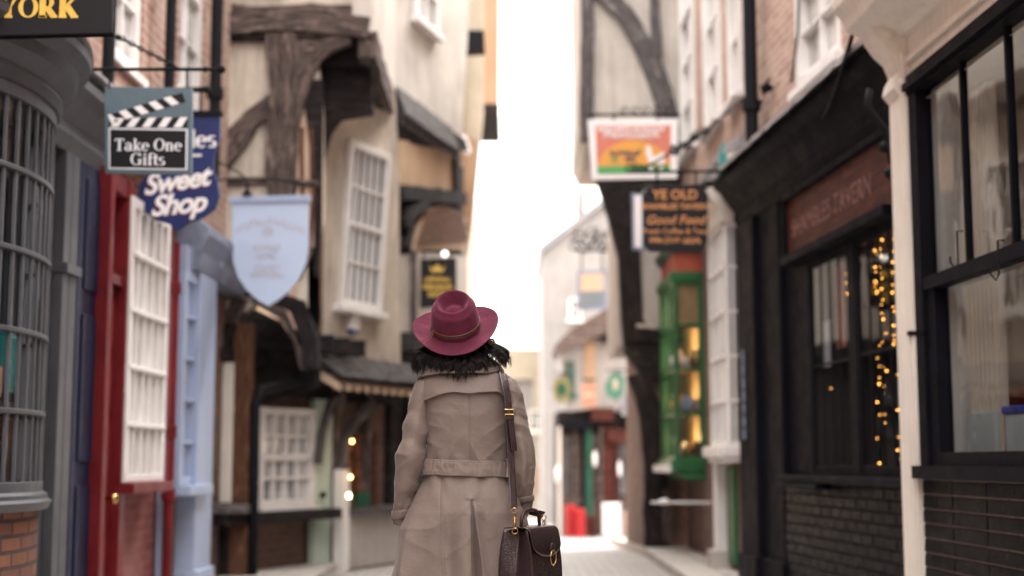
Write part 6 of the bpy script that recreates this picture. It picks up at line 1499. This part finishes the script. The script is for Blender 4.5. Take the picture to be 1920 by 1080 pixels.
# loose flyaway strands at both sides
for c in range(110):
    sgx = rh.choice((-1, 1)); ph = sgx * rh.uniform(1.0, 1.9); z0 = zpy((634 if sgx > 0 else 648) + rh.uniform(-4, 16)); pts = []; ln = rh.uniform(.6, 1.05); w1 = rh.uniform(0, 6)
    for k in range(12):
        t = k / 11; rad = .088 + (.085 if sgx < 0 else .10) * ln * t ** 1.1 + .006 * math.sin(6 * t + w1); z = z0 - (.085 if sgx < 0 else .062) * ln * t ** 1.3 - .004 * math.cos(5 * t + w1)
        pts.append(Vector((HX.x + rad * math.sin(ph), HX.y - rad * math.cos(ph) * .9, z)))
    strand(pts, rh.uniform(.0005, .001))
nb_ = len(hv)
for i in range(13):   # scalp shell below the hat
    v = i / 12
    for j in range(48):
        t = 2 * math.pi * j / 48; r = .088 + .014 * math.sin(math.pi * v); k_ = 1 if math.cos(t) > -.35 else .72; zt_ = 630 + 20 * max(-.4, math.cos(t)); z = zpy(zt_) + (zpy(688) - zpy(zt_)) * v
        hv.append(under_brim(Vector((HX.x + r * math.sin(t), HX.y - r * math.cos(t) * k_, z))) - off)
for i in range(12):
    for j in range(48): j2 = (j + 1) % 48; hf.append((nb_ + i * 48 + j, nb_ + i * 48 + j2, nb_ + i * 48 + 48 + j2, nb_ + i * 48 + 48 + j))
me = bpy.data.meshes.new('hair'); me.from_pydata(hv, [], hf); me.materials.append(M['hair'])
for p in me.polygons: p.use_smooth = True
hair = bpy.data.objects.new('hair', me); COL.objects.link(hair); hair.parent = person
# round woven hair ornament on the right
oc = W(922, 643, -.045); er_ = MB(); M['straw'] = paint('tan woven straw', (.16, .095, .05), .7, .2, 40)
er_.tube([oc + Vector((.010 * math.cos(t), 0, .010 * math.sin(t))) for t in [k * math.pi / 12 for k in range(25)]], .0034, 6, world=True, cap=False)
for k in range(5): t = k * math.pi / 5 + .2; er_.tube([oc + Vector((.0095 * math.cos(t), 0, .0095 * math.sin(t))), oc - Vector((.0095 * math.cos(t), 0, .0095 * math.sin(t)))], .0012, 5, world=True)
er_.build('hair_ornament', M['straw'], hair, smooth=True)

# ================================================================== SHOULDER BAG
ph = R(25); e1 = Vector((math.sin(ph), math.cos(ph), 0)); e2 = Vector((math.cos(ph), -math.sin(ph), 0)); O_ = at(936, 1080, 5.0); O_.z = at(936, 1094, 5.0).z
BL, BT, BH = .255, .128, .182
bag = thing('shoulder_bag', 'dark oxblood crocodile embossed satchel hanging on its strap at the walker\'s right side', 'handbag', O_ + e1 * .12 + e2 * .06)
def B(l, w, h): return O_ + e1 * l + e2 * w + Vector((0, 0, 1)) * h
def sect(l, ins=0):
    """outline of the bag across its thickness; gusset folds in at both ends"""
    e = abs(l - BL / 2) / (BL / 2); pinch = .0
    pts = []
    for k in range(41):
        u = k / 40
        if u < .3: f = u / .3; w = .0 + .018 * f; h = BH * f          # back panel up
        elif u < .5: f = (u - .3) / .2; w = .018 + (.105 - .018) * f; h = BH * (1 - .012 * math.sin(math.pi * f))
        elif u < .8: f = (u - .5) / .3; w = .105 + .023 * f; h = BH * (1 - f)
        else: f = (u - .8) / .2; w = BT * (1 - f); h = 0
        w += .006 * math.sin(math.pi * h / BH) * (1 if w > BT / 2 else -1)
        pts.append(B(l, w, max(0, h)))
    return pts[:-1]
rows = [sect(l) for l in [BL * k / 24 for k in range(25)]]
bb_ = grid_mesh('bag_body', rows, M['croc'], bag, smooth=False)
for p in bb_.data.polygons: p.use_smooth = False
bm = bmesh.new(); bm.from_mesh(bb_.data); bmesh.ops.recalc_face_normals(bm, faces=bm.faces); bm.to_mesh(bb_.data); bm.free()
def gusset(l0, sg):
    rows = []
    for i in range(21):
        h = BH * i / 20; f = i / 20; w0 = .018 * f - .006 * math.sin(math.pi * f); w1 = BT - .023 * f + .006 * math.sin(math.pi * f); row = []
        for j in range(25):
            u = j / 24; fold = (.030 * f + .006) * max(0, 1 - abs(u - .5) / .5) ** 1.3; row.append(B(l0 + sg * fold, w0 + (w1 - w0) * u, h))
        rows.append(row)
    return grid_mesh('gusset', rows, M['croc'], bag, closed=False, solid=.003)
gusset(-.001, 1); gusset(BL + .001, -1)
ed = MB()
for w0, w1 in ((0, .018), (BT, .105)): ed.tube([B(-.001, w0 + (w1 - w0) * k / 8 + (.006 if w0 else -.006) * math.sin(math.pi * k / 8), BH * k / 8) for k in range(9)], .003, 6, world=True)
ed.build('piping', M['leather'], bag, smooth=True)
rows = []
for i in range(22):
    u = i / 21; row = []
    for j in range(25):
        l = .006 + (BL - .012) * j / 24; cvx = 1 - ((j - 12) / 12) ** 2; dl = .050 + .040 * cvx ** .6
        s_ = u * (.10 + dl)
        if s_ < .088: w = .015 + s_; h = BH + .006 + .004 * math.sin(math.pi * s_ / .088)
        elif s_ < .10: f = (s_ - .088) / .012; w = .103 + .010 * f; h = BH + .006 - .010 * f
        else: h = BH - .004 - (s_ - .10); w = .113 + .024 * (BH - h) / BH + .006 * math.sin(math.pi * h / BH)
        row.append(B(l, w, h))
    rows.append(row)
flap = grid_mesh('flap', rows, M['croc'], bag, closed=False, solid=.004)
rc = B(BL * .52, .143, BH - .098); rg = MB().tube([rc + e1 * .024 * math.cos(t) + Vector((0, 0, .026 * math.sin(t))) + e2 * .004 for t in [k * math.pi / 12 for k in range(25)]], .0022, 8, world=True, cap=False)
rg.ball(rc + Vector((0, 0, -.026)) + e2 * .004, .004, 8); rg.build('ring_clasp', M['brass'], flap, smooth=True)
MB().tube([rc + e1 * .012 * math.cos(t) + Vector((0, 0, .03 + .018 * math.sin(t))) + e2 * .0 for t in [k * math.pi / 8 for k in range(17)]], .004, 6, world=True, cap=False).build('clasp_tab', M['leather'], flap, smooth=True)
MB().tube([B(.05, .06, BH + .004), B(.055, .06, BH + .038), B(.08, .06, BH + .062), B(.13, .06, BH + .068), B(.18, .06, BH + .062), B(.205, .06, BH + .038), B(.21, .06, BH + .004)], .0065, 10, world=True).build('top_handle', M['leather'], bag, smooth=True)
def ribbon(name, pts, w, m, parent, th=.004):
    """flat strap through (point, across) pairs"""
    P_ = []; n = len(pts) - 1
    for k in range(n * 8 + 1):
        f = k / 8; i = min(n - 1, int(f)); u = f - i; p0, p1, p2, p3 = pts[max(0, i - 1)], pts[i], pts[i + 1], pts[min(n, i + 2)]
        P_.append(.5 * (2 * p1 + (p2 - p0) * u + (2 * p0 - 5 * p1 + 4 * p2 - p3) * u * u + (3 * p1 - p0 - 3 * p2 + p3) * u ** 3))
    rows = []
    for k, p in enumerate(P_):
        T = (P_[min(len(P_) - 1, k + 1)] - P_[max(0, k - 1)]).normalized(); outw = Vector((p.x - cxw, (p.y - DW) * 1.0, .12 if p.z > 1.38 else 0)).normalized()
        if abs(T.dot(Vector((0, 1, 0)))) < .8: outw = (Vector((0, -1 if p.y < DW + .02 else 1, 0)) * 1.6 + outw).normalized()
        A_ = T.cross(outw).normalized(); o2 = A_.cross(T).normalized() * th / 2; A_ = A_ * w / 2
        if o2.dot(outw) < 0: o2 = -o2
        rows.append([p - A_ + o2, p - A_ * .8 + o2 * 1.3, p + A_ * .8 + o2 * 1.3, p + A_ + o2, p + A_ - o2, p - A_ - o2])
    return grid_mesh(name, rows, m, parent, smooth=False)
def TS(px, py, off): return torso(px2th(px, py), py, off, False)
sp_pts = [W(932, 724, .125), W(935, 700, .10), W(937, 690, .05), W(939, 692, -.02), W(942, 701, -.085), W(947, 722, -.118), W(952, 750, -.128), W(955, 790, -.132), W(957, 840, -.135), W(960, 890, -.15), W(962, 925, -.165), W(963, 950, -.175)]
strap = ribbon('strap', sp_pts, .025, M['croc'], bag)
front = [W(932, 724, .125), W(930, 780, .165), W(940, 860, .17), W(965, 930, .13), W(985, 955, .06), B(BL - .01, .06, BH + .045)]
ribbon('strap', front, .025, M['croc'], bag)
ribbon('strap_tail', [W(956, 772, -.139), W(959, 800, -.142), W(962, 826, -.142), W(964, 846, -.140)], .021, M['croc'], bag, .003)
bk_ = MB(); c = W(955, 775, -.145); bk_.tube([c + Vector((x * .0155, 0, z * .009)) for x, z in ((-1, -1), (1, -1), (1, 1), (-1, 1), (-1, -1))], .0022, 6, world=True); bk_.tube([c + Vector((0, 0, -.012)), c + Vector((0, -.002, .012))], .0016, 6, world=True); bk_.build('buckle', M['brass'], strap)
ribbon('keeper', [W(956, 783, -.146), W(956, 789, -.146)], .03, M['leather'], bag, .006)
for base, far_ in ((W(964, 952, -.177), B(-.0, .06, BH - .002)), (B(BL - .01, .06, BH + .04), B(BL, .06, BH - .002))):
    mid = base.lerp(far_, .5); rgm = MB()
    rgm.tube([base + Vector((.010 * math.cos(t), 0, .009 * math.sin(t) - .004)) for t in [k * math.pi / 6 for k in range(13)]], .0018, 6, world=True, cap=False)
    rgm.tube([base + Vector((0, 0, -.012)), mid, far_.lerp(mid, .4)], .0028, 8, world=True); rgm.tube([mid + Vector((.007 * math.cos(t), 0, .014 * math.sin(t) - .006)) for t in [k * math.pi / 6 for k in range(13)]], .0016, 6, world=True, cap=False)
    rgm.tube([far_ + Vector((.010 * math.cos(t), 0, .010 * math.sin(t))) for t in [k * math.pi / 6 for k in range(13)]], .0018, 6, world=True, cap=False)
    rgm.build('strap_clip', M['brass'], bag, smooth=True)

# ================================================================== LIGHT
EL, AZ = R(48), R(35)     # sun high, from ahead and to the right
w = bpy.data.worlds.new('World'); S.world = w; w.use_nodes = True; nt = w.node_tree; bg = nt.nodes['Background']
sk = nt.nodes.new('ShaderNodeTexSky'); sk.sky_type = 'NISHITA'; sk.sun_disc = False; sk.sun_elevation = EL; sk.sun_rotation = AZ; sk.air_density = 1.0; sk.dust_density = 4.0; sk.ozone_density = 1.0
tc = nt.nodes.new('ShaderNodeTexCoord'); sx_ = nt.nodes.new('ShaderNodeSeparateXYZ'); nt.links.new(tc.outputs['Generated'], sx_.inputs[0])
mr = nt.nodes.new('ShaderNodeMapRange'); mr.inputs['From Min'].default_value = 0; mr.inputs['From Max'].default_value = 1; mr.inputs['To Min'].default_value = .42; mr.inputs['To Max'].default_value = 1.5; nt.links.new(sx_.outputs['Z'], mr.inputs['Value'])
oc_ = nt.nodes.new('ShaderNodeVectorMath'); oc_.operation = 'SCALE'; oc_.inputs[0].default_value = (13.5, 13.0, 12.5); nt.links.new(mr.outputs[0], oc_.inputs['Scale'])
mx = nt.nodes.new('ShaderNodeMix'); mx.data_type = 'RGBA'; mx.inputs[0].default_value = .85
nt.links.new(sk.outputs[0], mx.inputs[6]); nt.links.new(oc_.outputs[0], mx.inputs[7]); nt.links.new(mx.outputs[2], bg.inputs[0]); bg.inputs[1].default_value = .13
sl = bpy.data.lights.new('sun', 'SUN'); sl.energy = 1.2; sl.angle = R(14); sl.color = (1, .97, .93)
so_ = bpy.data.objects.new('sun', sl); COL.objects.link(so_)
dirv = Vector((math.sin(AZ) * math.cos(EL), math.cos(AZ) * math.cos(EL), math.sin(EL))); so_.rotation_euler = dirv.to_track_quat('Z', 'Y').to_euler()
S.view_settings.view_transform = 'Standard'; S.view_settings.look = 'None'; S.view_settings.gamma = 1; S.view_settings.use_curve_mapping = False
S.view_settings.exposure = 1.97
S.cycles.max_bounces = 8; S.cycles.transparent_max_bounces = 12; S.cycles.sample_clamp_indirect = 6; S.cycles.use_denoising = True
